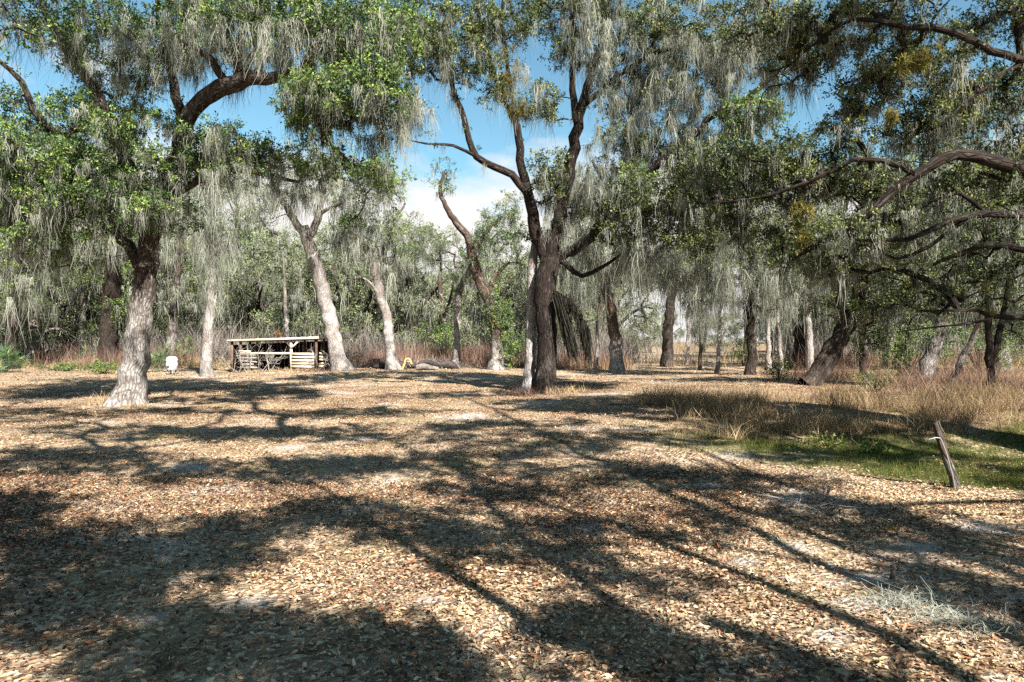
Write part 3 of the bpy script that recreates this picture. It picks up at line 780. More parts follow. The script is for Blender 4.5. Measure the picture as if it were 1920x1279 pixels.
t.limb([(1905, 112, 13.6, 0.059), (1850, 160, 13.6, 0.052), (1810, 190, 13.6, 0.037), (1760, 240, 13.6, 0.022)])
t.limb([(2010, 430, 14.3, 0.118), (1920, 402, 13.9, 0.089), (1850, 402, 13.7, 0.081), (1780, 415, 13.7, 0.067), (1700, 445, 13.9, 0.052), (1610, 450, 14, 0.030)])
t.limb([(1800, 412, 13.7, 0.052), (1740, 460, 14, 0.044), (1680, 485, 14.2, 0.037), (1640, 460, 14.3, 0.022)])
t.limb([(2010, 500, 14.3, 0.096), (1920, 470, 14, 0.067), (1855, 455, 13.9, 0.059), (1800, 475, 14, 0.052), (1750, 495, 14, 0.030)])
t.limb([(2010, 620, 14.4, 0.074), (1920, 601, 14, 0.056), (1865, 598, 13.9, 0.052), (1830, 582, 13.8, 0.037), (1765, 582, 13.8, 0.022), (1730, 580, 13.8, 0.015)])
t.limb([(1865, 598, 13.9, 0.033), (1800, 608, 13.8, 0.026), (1730, 615, 13.8, 0.018), (1680, 622, 13.8, 0.011)])
t.limb([(1850, 402, 13.7, 0.052), (1800, 360, 13.8, 0.037), (1740, 380, 14, 0.022)])
RB = lambda bb: [(q[0], q[1], q[2], q[3], q[4] + 1.1, q[5], int(q[6] * .6)) for q in bb]
A = t.grow(t.pts(RB([(1560, 60, 100, 50, 13.3, 1.3, 110), (1700, 120, 110, 60, 13.3, 1.3, 130), (1620, 190, 70, 36, 13.6, 1, 46), (1860, 190, 80, 70, 13.6, 1.3, 110), (1740, 240, 80, 50, 13.6, 1.2, 80), (1880, 30, 70, 40, 13.5, 1.3, 70),
                  (1700, 10, 90, 25, 13.3, 1.2, 50), (1790, 350, 100, 40, 13.7, 1.2, 80), (1600, 350, 80, 40, 13.8, 1.2, 70), (1480, 345, 80, 40, 14.3, 1.2, 70), (1390, 385, 60, 30, 14.8, 1, 40), (1500, 460, 50, 30, 14.3, 1, 24), (1472, 492, 26, 20, 13.6, .4, 10), (1590, 440, 60, 24, 12.9, .4, 20),
                  (1850, 520, 80, 60, 13.9, 1.2, 70), (1740, 560, 60, 40, 13.8, 1.1, 40), (1420, 50, 70, 45, 13.6, 1.2, 50), (1900, 400, 60, 50, 13.8, 1.2, 40), (1500, 100, 70, 60, 14, 1, 50), (1450, 290, 70, 34, 14, 1, 40), (1570, 200, 50, 50, 14, 1, 20), (1590, 290, 60, 30, 14, 1, 34), (1780, 200, 60, 60, 14, 1, 50), (1660, 440, 90, 36, 14, 1, 44), (1430, 440, 70, 34, 15, 1, 34), (1330, 350, 60, 30, 15, 1, 34), (1560, 500, 60, 30, 14.6, 1, 24), (1900, 300, 50, 60, 13.8, 1, 40), (1680, 520, 70, 40, 14.4, 1, 30), (1540, 250, 60, 26, 13.8, 1, 10)])))
t.leafy(A, 84, .31, .075)
C = t.grow(t.pts(RB([(1700, 280, 80, 30, 13.8, 1, 30), (1880, 270, 60, 70, 13.8, 1.2, 34), (1700, 420, 120, 40, 14, 1, 36), (1610, 420, 60, 30, 14, 1, 16), (1400, 400, 40, 20, 15, .8, 8), (1450, 170, 60, 40, 13.8, 1, 12), (1860, 430, 70, 40, 13.9, 1, 24), (1620, 455, 12, 6, 14, .3, 4)])))
t.leafy(C, 10, .25, .06)
t.mossy(C, 44, .75, .10, .010); t.mossy(A[::3], 26, .5, .09, .009)
t.airplants(t.pts([(1668, 215, 10, 12, 13.6, .2, 8), (1505, 395, 26, 18, 14.3, .2, 14), (1505, 440, 14, 26, 14.4, .2, 12), (1700, 120, 40, 20, 13.3, .3, 10), (1868, 590, 6, 5, 13.9, .05, 2), (1740, 100, 30, 14, 13.3, .3, 8)]), 46, .17, .03)
t.sprouts(.55, .16, .2, .07, 34, 30, .5, .009)
t.finish(leaf='leaf_olive')

# --- other trunks seen among the trees
def simple(name, label, limbs, blobs, mb, bark_='bark', leaf='leaf_olive', Lf=.12, R=.5, m=45, ml=1.6, fl=.35, ms=.22, mw=.024):
    t = Tree(name, label, bark=bark_)
    for i, l in enumerate(limbs): t.limb(l, flare=fl if i == 0 else 0, k=14)
    if blobs:
        A = t.grow(t.pts(blobs)); t.leafy(A, m, R, Lf); t.mossy(A[::3], 24, ml * .7, ms * .8, mw)
    if mb:
        C = t.grow(t.pts(mb)); t.leafy(C, 8, R, Lf * .9); t.mossy(C, 40, ml, ms, mw)
    return t.finish(leaf=leaf)
simple('live_oak', 'thick black-trunked oak just behind the big leaning oak at left',
       [[(200, 690, 56, .75), (203, 640, 56, .66), (208, 570, 56, .64), (212, 500, 56, .6), (205, 420, 55, .4), (190, 330, 54, .2)], [(212, 500, 56, .4), (245, 420, 55, .3), (270, 340, 54, .15)]],
       [(200, 420, 120, 60, 54, 4, 90), (150, 500, 80, 40, 55, 3, 40), (240, 570, 40, 40, 55, 2, 30), (100, 380, 90, 60, 54, 4, 50)], [(200, 430, 120, 50, 54, 4, 40)], 'bark_dark', 'leaf', .14, .65, 50, 2.4)
simple('live_oak', 'thin oak with pale foot near the left edge',
       [[(88, 677, 70, .62), (88, 640, 70, .5), (90, 570, 70, .42), (95, 500, 70, .36), (85, 430, 69, .2)], [(92, 560, 70, .25), (115, 500, 70, .2), (130, 450, 69, .1)]],
       [(90, 500, 100, 50, 69, 4, 80), (40, 540, 60, 40, 69, 4, 30), (140, 550, 60, 40, 69, 3, 30), (90, 430, 110, 40, 69, 4, 50)], [(90, 520, 110, 50, 69, 4, 50)], 'bark_left', 'leaf', .17, .75, 48, 2.6)
simple('live_oak', 'slim pale oak shrouded in moss between the big left oak and the shed',
       [[(388, 702, 44, .36), (389, 660, 44, .30), (393, 600, 44, .28), (398, 520, 44, .26), (400, 440, 44, .2), (392, 360, 44, .1)]],
       [(395, 400, 60, 50, 44, 2, 50)], [(400, 430, 34, 60, 44, 1.6, 26), (402, 520, 10, 40, 44, .4, 14), (390, 350, 50, 40, 44, 2, 14)], 'bark_pale', 'leaf_grey', .12, .5, 40, 2.4)
simple('live_oak', 'old moss-hung oak behind the left end of the shed with a high arched limb',
       [[(415, 672, 80, 1.0), (418, 630, 80, .85), (422, 570, 80, .7), (430, 500, 79, .55), (450, 450, 78, .4), (490, 430, 77, .3), (530, 440, 76, .15)], [(430, 500, 79, .4), (445, 430, 79, .3), (440, 360, 78, .15)]],
       [(440, 430, 60, 30, 78, 4, 30), (470, 500, 40, 40, 78, 3, 30)], [(420, 560, 40, 40, 79, 3, 30), (480, 430, 60, 24, 77, 3, 34), (460, 500, 50, 40, 78, 3, 24)], 'bark_left', 'leaf_grey', .18, .8, 45, 3.0, .3, .35, .04)
simple('live_oak', 'grey oak tilted right in the weeds, right of the leaning dark oak',
       [[(1728, 722, 33, .42), (1745, 670, 33, .32), (1765, 600, 33, .27), (1790, 510, 33, .22), (1815, 430, 33, .12)]],
       [(1790, 480, 90, 50, 33, 2.5, 50), (1740, 620, 60, 30, 33.5, 2, 26), (1850, 420, 80, 50, 33, 2, 40)], [(1790, 500, 80, 50, 33, 2, 20)], 'bark_left', 'leaf', .10, .45, 50, 1.4)
simple('slender_tree', 'thin brown leaning sapling near the tilted grey oak',
       [[(1783, 720, 32, .15), (1800, 680, 32, .13), (1825, 630, 32, .12), (1850, 560, 32, .09), (1862, 500, 32, .05)]],
       [(1850, 540, 40, 30, 32, 1.5, 14)], [], 'bark_red', 'leaf', .10, .45, 40)
simple('slender_tree', 'dark slender tree with twin stems close to the right edge',
       [[(1856, 725, 27, .15), (1855, 650, 27, .14), (1852, 560, 27, .13), (1848, 450, 27, .11), (1856, 330, 27, .06)], [(1858, 690, 27, .12), (1880, 600, 27, .11), (1895, 500, 27, .09), (1905, 400, 27, .05)]],
       [(1870, 480, 70, 60, 27, 2, 46), (1900, 620, 40, 30, 27, 1.5, 20), (1860, 380, 80, 40, 27, 2, 30)], [(1870, 500, 60, 50, 27, 1.6, 14)], 'bark_dark', 'leaf', .09, .4, 50, 1.0, .2, .16, .018)
for (x, D, top, r, lab) in [(1440, 52, 470, .16, 'thin pale trunk just right of the straight dark oak'),
                            (1464, 47, 500, .14, 'crooked thin pale trunk between the straight dark oak and the leaning dark oak'),
                            (1520, 46, 430, .20, 'pale slim trunk left of the leaning dark oak'),
                            (1620, 40, 470, .15, 'slim grey trunk in brown weeds just right of the leaning dark oak'),
                            (1288, 60, 480, .13, 'dark slim trunk by the bright gap'),
                            (1312, 52, 520, .12, 'leaning bare sapling right of the bright gap'),
                            (1345, 44, 470, .11, 'thin dark sapling with moss, left of the straight dark oak'),
                            (1118, 54, 470, .13, 'slim brown trunk between forked oak and red-brown oak'),
                            (540, 62, 470, .16, 'thin grey trunk behind the shed roof'),
                            (1480, 62, 440, .22, 'dark trunk far behind the moss curtain'),
                            (1660, 52, 460, .2, 'dark trunk seen between the leaning dark oak and tilted grey oak'),
                            (150, 66, 450, .3, 'pale stub trunk behind weeds at left')]:
    by = 638 + 2816 / D; s_ = rng.uniform(-12, 12)
    simple('slender_tree', lab, [[(x, by + 3, D, r * 1.3), (x + s_ * .4, by - (by - top) * .35, D, r), (x + s_, by - (by - top) * .7, D, r * .8), (x + s_ * 1.6, top, D, r * .4)]],
           [(x + s_, top + 20, 50, 45, D, 2.2, 30)], [(x + s_, top + 60, 40, 50, D, 1.6, 20)], random.choice(['bark_pale', 'bark_left', 'bark_dark']) if 'pale' not in lab else 'bark_pale',
           random.choice(['leaf_grey', 'leaf_olive']), .0027 * D, .012 * D, 42, 1.8)

for (x, D, top, lean, lab, bl_) in [
    (1250, 58, 380, 20, 'mossy grey oak left of the bright gap, behind the red-brown oak', [(1100, 430, 70, 60, 58, 3, 50), (1080, 520, 60, 40, 58, 3, 30), (1330, 440, 60, 50, 58, 3, 40)]),
    (1500, 56, 360, -20, 'olive oak behind the straight dark oak and the leaning dark oak', [(1480, 430, 90, 60, 55, 4, 70), (1560, 540, 80, 60, 55, 4, 60), (1440, 560, 60, 40, 55, 4, 36)]),
    (1690, 50, 350, 20, 'dense olive oak behind the tilted grey oak', [(1700, 440, 110, 60, 49, 4, 90), (1640, 560, 90, 50, 49, 4, 60), (1760, 540, 90, 60, 49, 4, 70)]),
    (1880, 46, 330, -20, 'dense oak behind the twin-stemmed tree at the right edge', [(1870, 420, 110, 70, 45, 4, 100), (1900, 540, 80, 60, 45, 4, 60), (1820, 330, 100, 50, 45, 4, 50)]),
    (320, 60, 380, 15, 'grey-green oak behind the gap between the big left oak and the slim pale oak', [(330, 440, 70, 60, 60, 4, 60), (350, 540, 50, 40, 60, 4, 30)]),
    (20, 54, 360, 15, 'dark green oak behind the palmettos at the left edge', [(30, 430, 110, 60, 54, 4, 90), (20, 540, 80, 50, 54, 4, 50), (110, 360, 100, 50, 54, 4, 50)])]:
    by = 638 + 2816 / D
    simple('live_oak', lab, [[(x, by + 3, D, .5), (x + lean * .3, by - (by - top) * .35, D, .38), (x + lean, by - (by - top) * .7, D, .3), (x + lean * 1.5, top, D, .12)]],
           bl_, bl_, random.choice(['bark_dark', 'bark_left']), random.choice(['leaf_olive', 'leaf']), .14, .6, 60, 2.4, .35, .26, .028)

# --- oaks behind and beside the camera: their boughs throw the shade on the foreground
def off_oak(x, y, label, targets, seed, extra=()):
    r = np.random.default_rng(seed)
    t = Tree('live_oak', label, bark='bark', step=.5)
    t.limb([(x, y, 0, .6), (x + .1, y, 2, .5), (x, y + .1, 4, .48), (x, y, 5.5, .4), (x + .3, y + .2, 9, .3), (x, y, 13, .15)], px=False, flare=.4, k=16)
    bl = []
    for (gx_, gy_, z, rx, ry, n, m_) in targets:
        if z > 10.5: n = int(n * 1.5)
        if r.random() < .5: m_ = 0
        e = (gx_ + SX / SZ * z, gy_ + SY / SZ * z, z)
        bl.append((*e, rx * .86, ry * .84, .6, int(n * 1.1)))
        if m_: 
            mid = ((x + e[0]) / 2 + r.normal(0, 1.1), (y + e[1]) / 2 + r.normal(0, 1.1), 6 + (z - 6) * .55)
            t.limb([(x, y, 7 + r.uniform(-2.4, 4), .12), (*mid, .09), (*e, .045)], px=False, k=7)
    A = t.grow(t.pts(bl, px=False)); t.leafy(A, 110, .46, .13); t.mossy(A[::5], 16, .8, .2, .03)
    return t.finish(leaf='leaf_olive')
def gp(px, py, z, rx, ry, n, m_=0):
    D = 2816 / (py - 638); return ((px - 960) / F * D, D, z, rx, ry, n, m_)
off_oak(9.5, -8.0, 'live oak behind the viewer to the right, seen as branching shade on the leaves', [
    gp(1000, 1000, 9, 1.5, 1.0, 26, 1), gp(760, 960, 9, 1.8, .9, 32, 1), gp(620, 930, 9.5, 1.2, 1.1, 24), gp(560, 860, 10, 1.8, 1.6, 40, 1), gp(950, 900, 9.5, 1.6, 1.0, 26), gp(1180, 975, 9, 1.4, .5, 16, 1),
    gp(1180, 880, 10, 2.2, 1.2, 36, 1), gp(860, 850, 11, 2.4, 1.6, 36, 1), gp(1010, 820, 12, 2.6, 2.0, 36, 1), gp(1380, 890, 10, 1.8, 1.2, 30, 1), gp(1120, 1165, 8, .7, .3, 11), gp(1230, 1200, 8, .5, .4, 8, 1),
    gp(860, 738, 17, 4.5, 2.2, 55, 1), gp(480, 795, 13, 2.6, 1.2, 34), gp(950, 790, 13.5, 3, 1.3, 34), gp(330, 762, 15, 3.5, 1.3, 34), gp(1050, 765, 15, 2.5, 1.2, 30), gp(640, 850, 10.6, 1.6, .7, 24), gp(1150, 752, 16, 3.5, 1.6, 40, 1), gp(700, 800, 13, 3.2, 2.2, 40, 1), gp(1230, 820, 12.5, 3, 1.8, 36, 1), gp(1220, 1060, 8.5, .4, .6, 6), gp(1450, 960, 9, 1.2, .6, 14)], 3)
off_oak(-8.5, -3.0, 'live oak behind the viewer to the left, seen as broad shade at lower left', [
    gp(100, 1000, 8.5, 1.6, 1.2, 46, 1), gp(330, 1010, 8.5, 1.3, 1.0, 44, 1), gp(440, 970, 9, .8, .5, 12), gp(60, 1120, 8, 1.0, .7, 26, 1), gp(420, 1200, 7.5, .8, .5, 24, 1), gp(620, 1235, 7.5, .8, .5, 30, 1), gp(800, 1210, 7.5, .5, .4, 14),
    gp(100, 850, 11, 2.6, 2.0, 60, 1), gp(300, 870, 10.5, 1.6, 1.2, 26), gp(20, 930, 9.5, 1.4, 1.2, 28), gp(230, 800, 12.5, 3.0, 2.0, 44, 1), gp(-150, 950, 9, 2, 2, 30, 1), gp(450, 800, 13, 2.6, 1.6, 30, 1), gp(250, 1260, 7, .6, .3, 14), gp(170, 1090, 8, 1.0, .4, 14), gp(50, 770, 15, 5, 3, 60, 1), gp(420, 742, 16, 4.5, 2.2, 60, 1), gp(200, 722, 18, 6, 3, 60, 1), gp(650, 765, 15, 4, 1.6, 50, 1)], 8)
off_oak(16, 3.5, 'live oak right of the frame, seen as shade across the ditch', [
    gp(1560, 940, 9, 1.3, .6, 14, 1), gp(1810, 1000, 8.5, 1.3, .7, 26, 1), gp(1890, 1110, 8, .7, .6, 16, 1), gp(1780, 850, 10, 2.6, 1.4, 40, 1), gp(1560, 850, 11, 2.2, 1.4, 34, 1), gp(1900, 900, 9.5, 1.5, 1.3, 24),
    gp(1650, 800, 12, 3, 2, 36, 1), gp(1450, 800, 12.5, 2.4, 1.4, 26, 1), gp(1330, 1262, 7, .6, .2, 8), gp(1560, 1262, 7, .6, .2, 7), gp(1700, 760, 15, 4, 3, 40, 1)], 5)

# --- far wood
def proto(seed, H, sp, leaf, nb=44, m=60, mo=18, barkn='bark_left', Ln=.14, R=.6):
    r = np.random.default_rng(seed)
    t = Tree('forest_oak', 'x', bark=barkn, base=(0, 0, 0), step=.8); t.twig = 1.6
    lean = r.uniform(-1.2, 1.2)
    t.limb([(0, 0, -.2, .42), (lean * .2, 0, H * .15, .34), (lean * .6, .2, H * .35, .28), (lean, .2, H * .6, .2), (lean * 1.2, 0, H * .85, .08)], px=False, flare=.3, k=9)
    for i in range(5):
        a = r.uniform(0, 6.28); h = r.uniform(.25, .55) * H
        t.limb([(lean * .5, 0, h, .16), (math.cos(a) * sp * .4, math.sin(a) * sp * .4, h + H * .15, .12), (math.cos(a) * sp * .8, math.sin(a) * sp * .8, h + H * .25, .05)], px=False, k=6)
    bl = []
    for i in range(nb):
        a = r.uniform(0, 6.28); q = r.uniform(.15, 1) ** .7 * sp; h = r.uniform(.14, 1.0) * H
        q *= 1.1 - abs(h / H - .55) * .9
        bl.append((math.cos(a) * q, math.sin(a) * q, h, 1.2, 1.2, .8, 8))
    A = t.grow(t.pts(bl, px=False)); t.leafy(A, m, R, Ln); t.mossy(A[::2], mo, 1.7, .35, .03)
    o = t.finish(leaf=leaf); o.location = (0, 0, -1000); return o
protos = [proto(1, 9, 4.4, 'leaf_grey', mo=9), proto(2, 11, 4.6, 'leaf', mo=9), proto(3, 8, 4.0, 'leaf_grey', 34, 60, 14), proto(4, 12, 4.4, 'leaf_olive', 36, 56, 14, 'bark_dark'), proto(5, 10, 3.6, 'leaf_grey', 26, 44, 20)]
used = [False] * 5
far, far_o = [], []
sect = [(-200, 380, 'behind the weeds at far left', 1.9, [1, 0, 3, 1]), (380, 700, 'behind the slatted shed', 1.45, [0, 2, 0, 4]), (700, 1000, 'behind the russet brush in the middle', 1.4, [0, 2, 4]),
        (1000, 1290, 'behind the bright gap', 1.3, [4, 0, 2]), (1290, 1600, 'behind the moss curtain', 1.7, [3, 4, 2, 0]), (1600, 2150, 'behind the weeds at far right', 1.9, [3, 1, 2])]
kinds = ['grey-green rounded oak', 'dense dark green oak', 'low mossy grey-green oak', 'olive dark-trunked oak', 'thin grey moss-draped oak']
for (x0, x1, where, hs, ks) in sect:
    for D, stp in ((72, 72), (88, 60), (125, 46)):
        px = x0 + rng.uniform(0, 30)
        while px < x1:
            dd = D * rng.uniform(.92, 1.08)
            if not (430 < px < 640 and dd < 68) and not (1185 < px < 1480 and D < 100):
                hs_ = hs * (.55 if 1150 < px < 1500 and D > 100 else 1.0) * (1.15 if D > 100 else 1)
                kx = int(rng.choice(ks)); x = (px - 960) / F * dd
                loc = (x, dd, float(gz(x, dd)))
                lab = kinds[kx] + ' in the far wood ' + where
                sc = hs_ * rng.uniform(.75, 1.2)
                far.append((px, kx, where)); 
                if not used[kx]:
                    o = protos[kx]; o.location = loc; o.scale = (sc,) * 3; o['label'] = lab; o['group'] = 'far wood trees ' + where; used[kx] = True; far_o.append(o)
                else:
                    far_o.append(dup(protos[kx], loc, rng.uniform(0, 6.28), sc, lab, 'far wood trees ' + where))
            px += stp * rng.uniform(.7, 1.3)

for i, (x_, y_) in enumerate([(-34, 8), (-30, -6), (-26, -18), (-14, -22), (-3, -26), (8, -28), (20, -26), (32, -18), (34, -4), (33, 9), (-40, 20), (28, 17), (-20, -32), (14, -36), (2, -34), (38, 22)]):  # unseen ring of oaks added to block sky light and deepen the shade
    dup(protos[1 + i % 3], (x_, y_, float(gz(x_, y_))), i * 1.3, 1.25, 'unseen moss-hung oak added behind and beside the viewer to block sky light', 'unseen oaks added around the viewer')
ORD = 'leftmost,second,third,fourth,fifth,sixth,seventh,eighth,ninth,tenth,eleventh,twelfth,thirteenth,fourteenth,fifteenth,sixteenth,seventeenth,eighteenth,nineteenth,twentieth,twenty-first,twenty-second,twenty-third,twenty-fourth,twenty-fifth'.split(',')
for key in sorted(set((b, c) for a, b, c in far)):
    m_ = sorted([(a, i) for i, (a, b, c) in enumerate(far) if (b, c) == key])
    if len(m_) > 1:
        for q_, (a, i) in enumerate(m_):
            far_o[i]['label'] = '%s%s of the %ss %s' % (ORD[q_], '' if q_ == 0 else ' from left', kinds[key[0]], key[1])

# ------------------------------------------------------------------ brush and grasses
def scatter(n, x0, x1, y0, y1, maskf, frustum=True, wide=1.15):
    y = np.sqrt(rng.uniform(y0 ** 2, y1 ** 2, n))
    if frustum: x = rng.uniform(-1, 1, n) * y * .75 * wide
    else: x = rng.uniform(x0, x1, n)
    ok = (x > x0) & (x < x1)
    p = maskf(x, y)
    ok &= rng.random(n) < p
    ok &= field(x, y) | (rng.random(n) < .06)
    return x[ok], y[ok]
def field(x, y): return ~((x / y > .17) & (x / y < .40) & (y > 52) & (y < 118))
def tufts(name, label, x, y, blades, hmin, hmax, W, mat, lean=.35, droop=.3, seg=3, r=.12, kind='stuff', wob=.02):
    n = len(x); z = gz(x, y)
    P0 = np.repeat(np.stack([x, y, z - .02], -1), blades, 0)
    m = n * blades
    P0[:, :2] += rng.normal(0, r, (m, 2))
    h = np.repeat(rng.uniform(hmin, hmax, n), blades) * rng.uniform(.5, 1.1, m)
    D = unit(rng.normal(0, lean, (m, 3)) * [1, 1, .2] + [0, 0, 1])
    a = rng.uniform(0, 6.28, m)
    bend = np.stack([np.cos(a), np.sin(a), -np.ones(m) * .5], -1) * droop * rng.random((m, 1))
    V, Q, A = ribbons(P0, D, h, np.full(m, W) * rng.uniform(.6, 1.4, m), seg, bend, wob, .8,
                      np.repeat(rng.random(n) * .5, blades) + rng.random(m) * .5)
    o = obj(name, mesh_np(name, V, Q, {'v': A}, False), mat, None, kind=kind)
    tag(o, label, 'grass' if 'grass' in name else 'brush')
    return o
def tan_zone(x, y):
    a = dry_mask(x, y) * (y < 40); return a * smooth(-.3, .5, patch_field(x, y, 21, 1.4))
x, y = scatter(17000, 2, 30, 15.5, 30, tan_zone)
tufts('dry_grass', 'tall tan dry grass along the far bank of the ditch at right', x, y, 17, .22, .85, .012, M['dry_brown'], .45, .6, 3, .2)
x, y = scatter(26000, -60, 60, 55, 75, lambda x, y: np.where((x < -13) & (x > -23) & (y < 60), 0, 1) * smooth(-.9, .3, patch_field(x, y, 31, .5)))
tufts('dry_grass', 'pale dry grass at the foot of the far wood', x, y, 8, .4, 1.1, .035, M['dry'], .3, .4)
def redz(x, y):
    return smooth(-.3, .3, patch_field(x, y, 33, .35) + .5 * (np.abs(x) < 14)) * (1 - .7 * (x > 10))
x, y = scatter(5200, -60, 50, 54.5, 66, lambda x, y: redz(x, y) * np.where((x < -12) & (x > -22) & (y < 60), 0, 1))
tufts('russet_brush', 'russet leafless weeds along the edge of the far wood', x, y, 16, .9, 2.4, .035, M['red_weed'], .22, .25, 3, .3, wob=.05)
x, y = scatter(3600, -75, 75, 60, 84, lambda x, y: smooth(-.8, .4, patch_field(x, y, 35, .3)))
tufts('grey_brush', 'tangled grey leafless brush inside the far wood', x, y, 22, 2.0, 5.0, .05, M['grey_twig'], .35, .35, 4, .7, wob=.07)
x, y = scatter(1900, 9, 34, 24, 46, lambda x, y: smooth(.32, .42, x / y) * smooth(-.5, .4, patch_field(x, y, 36, .6)) * ((y > 33) | (x / y > .56)))
tufts('brown_brush', 'brown tangled weeds under the trees at right', x, y, 22, .5, 1.7, .018, M['red_weed'], .5, .5, 4, .4, wob=.12)
x, y = scatter(2400, 7, 34, 18, 40, lambda x, y: smooth(.36, .50, x / y) * smooth(-.5, .4, patch_field(x, y, 37, .7)) * ((y > 33) | (x / y > .56) | (y < 26)))
tufts('tan_weeds', 'straw-coloured weeds under the trees at right', x, y, 16, .3, 1.1, .012, M['dry_brown'], .5, .5, 4, .35, wob=.12)
x, y = scatter(75000, 1.5, 22, 8.4, 20, lambda x, y: green_mask(x, y) * smooth(-1.1, .4, patch_field(x, y, 41, 1.7)))
tufts('green_grass', 'short green grass in the shallow ditch at right', x, y, 7, .05, .20, .008, M['green_grass'], .5, .4, 2, .06)
x, y = scatter(30000, -30, 30, 4, 26, lambda x, y: smooth(.1, .8, patch_field(x, y, 43, .9)))
tufts('thin_grass', 'sparse short grass showing through the fallen leaves', x, y, 7, .03, .08, .005, M['green_grass'], .7, .4, 2, .09)
def tuft_thing(px, D, n, r, h, mat, label, W=.02, bl=14, cat='grass', name='grass_tuft'):
    c = at(px, 638 + 2816 / D, D); xx = c[0] + rng.normal(0, r, n); yy = c[1] + rng.normal(0, r * .6, n)
    b = np.array([c[0], c[1], float(gz(c[0], c[1]))])
    P0 = np.repeat(np.stack([xx, yy, gz(xx, yy) - .02], -1), bl, 0) - b; m = len(P0)
    D_ = unit(rng.normal(0, .35, (m, 3)) * [1, 1, .2] + [0, 0, 1]); a = rng.uniform(0, 6.28, m)
    V, Q, A = ribbons(P0 + rng.normal(0, .04, P0.shape) * [1, 1, 0], D_, rng.uniform(.4, 1, m) * h, np.full(m, W), 3, np.stack([np.cos(a), np.sin(a), -.5 + 0 * a], -1) * .35, .03)
    o = obj(name, mesh_np(name, V, Q, {'v': A}, False), mat); o.location = b; return tag(o, label, cat)
tuft_thing(205, 24.6, 16, .32, .75, M['dry'], 'pale grass tuft at the left side of the big leaning oak')
tuft_thing(268, 23.8, 12, .25, .4, M['dry'], 'short pale grass tuft in front of the big leaning oak')
tuft_thing(985, 27.2, 30, .55, .5, M['red_weed'], 'russet weeds at the foot of the forked oak')
tuft_thing(1060, 27.5, 18, .5, .5, M['dry'], 'dry weeds right of the forked oak')
tuft_thing(1895, 10.4, 5, .05, .35, M['green_grass'], 'upright green grass tuft at the right edge', .012, 8)
tuft_thing(1792, 10.35, 12, .16, .24, M['green_grass'], 'green grass tuft round the foot of the leaning post', .01, 10)
tuft_thing(1664, 8.3, 3, .03, .22, M['green_grass'], 'single pale green weed on the leaf-covered slope', .012, 8)

x, y = scatter(420, -22, 16, 8, 40, lambda x, y: smooth(.2, .9, patch_field(x, y, 71, .6)))
tufts('dry_grass', 'scattered low dry tufts in the leaf-covered clearing', x, y, 14, .06, .22, .010, M['dry_brown'], .6, .6, 3, .08)
x, y = scatter(900, 2.5, 26, 17, 27, lambda x, y: dry_mask(x, y) * smooth(.1, .8, patch_field(x, y, 73, 1.1)))
tufts('russet_brush', 'dark russet broken weeds standing in the dry grass on the ditch bank', x, y, 10, .5, 1.15, .011, M['red_weed'], .5, .4, 4, .2, wob=.12)
# leaf shrubs
def shrub(px, D, w, h, mat, label, n=40, Ln=.1, m=40, group=None):
    c = at(px, 638 + 2816 / D, D); b = np.array([c[0], c[1], float(gz(c[0], c[1]))])
    root = thing('shrub', label, 'shrub', tuple(b), group)
    u = unit(rng.normal(0, 1, (n, 3))) * rng.random((n, 1)) ** .4
    C = u * [w, w * .7, h * .5] + [0, 0, h * .52]
    g = Geo(); g.add(*leaves(C, .35 * h ** .3, m, Ln)); obj('foliage', g.mesh('foliage', None, False), mat, root)
    g = Geo(); 
    for i in range(0, n, 2):
        p = np.array([C[i] * [.15, .15, 0] + [0, 0, -.05], C[i] * [.6, .6, .55], C[i]]); g.add(*tube(p, [.025, .016, .008], 4, cap=False))
    obj('stems', g.mesh('stems'), M['bark_dark'], root); return root
shrub(195, 47, 1.4, .8, M['leaf_bright'], 'low yellow-green shrub behind the big leaning oak', 36, .12)
shrub(120, 52, 2.0, .6, M['leaf'], 'low dark green ground shrub at left', 36, .12)
shrub(840, 62, 1.3, 3.6, M['leaf'], 'dark green evergreen shrub left of the slim grey trunk', 60, .15)
shrub(500, 64, 1.8, 3.4, M['leaf_bright'], 'bright yellow-green sapling crown above the shed roof', 46, .15)
shrub(528, 63, .9, 3.2, leaf_mat('orange_leaf', [(0, (.30, .13, .04)), (1, (.55, .28, .10))]), 'small orange-leaved shrub above the shed roof', 26, .14)
shrub(810, 66, 2.6, 4.6, M['leaf_bright'], 'yellowish shrub in the brush left of the slim grey trunk', 60, .15)
shrub(1395, 56, 1.1, 2.2, M['leaf_bright'], 'yellow-green bush behind the straight dark oak', 40, .13)
shrub(1460, 36, .9, 1.0, M['leaf'], 'small green bush by the thin pale trunk', 30, .1)
shrub(1700, 44, 3.2, 3.6, M['leaf'], 'wide green bush behind the tilted grey oak', 110, .12)
shrub(1840, 44, 3.0, 3.0, M['leaf_bright'], 'light green bush near the right edge', 80, .12)
shrub(1640, 27, .9, 1.0, M['leaf_olive'], 'olive weedy bush right of the leaning dark oak', 30, .08)
shrub(345, 60, 1.4, 2.6, M['leaf_bright'], 'light green bush between the big left oak and the slim pale oak', 40, .14)
shrub(960, 60, 1.6, 3.6, M['leaf_bright'], 'yellow-green shrub behind the ivy-clad oak', 50, .14)
shrub(1540, 15.2, .5, .3, M['green_grass'], 'low green weeds in the ditch', 20, .07)
shrub(1640, 13.4, .35, .18, M['leaf_bright'], 'broad-leaved green weeds in the ditch', 12, .08)

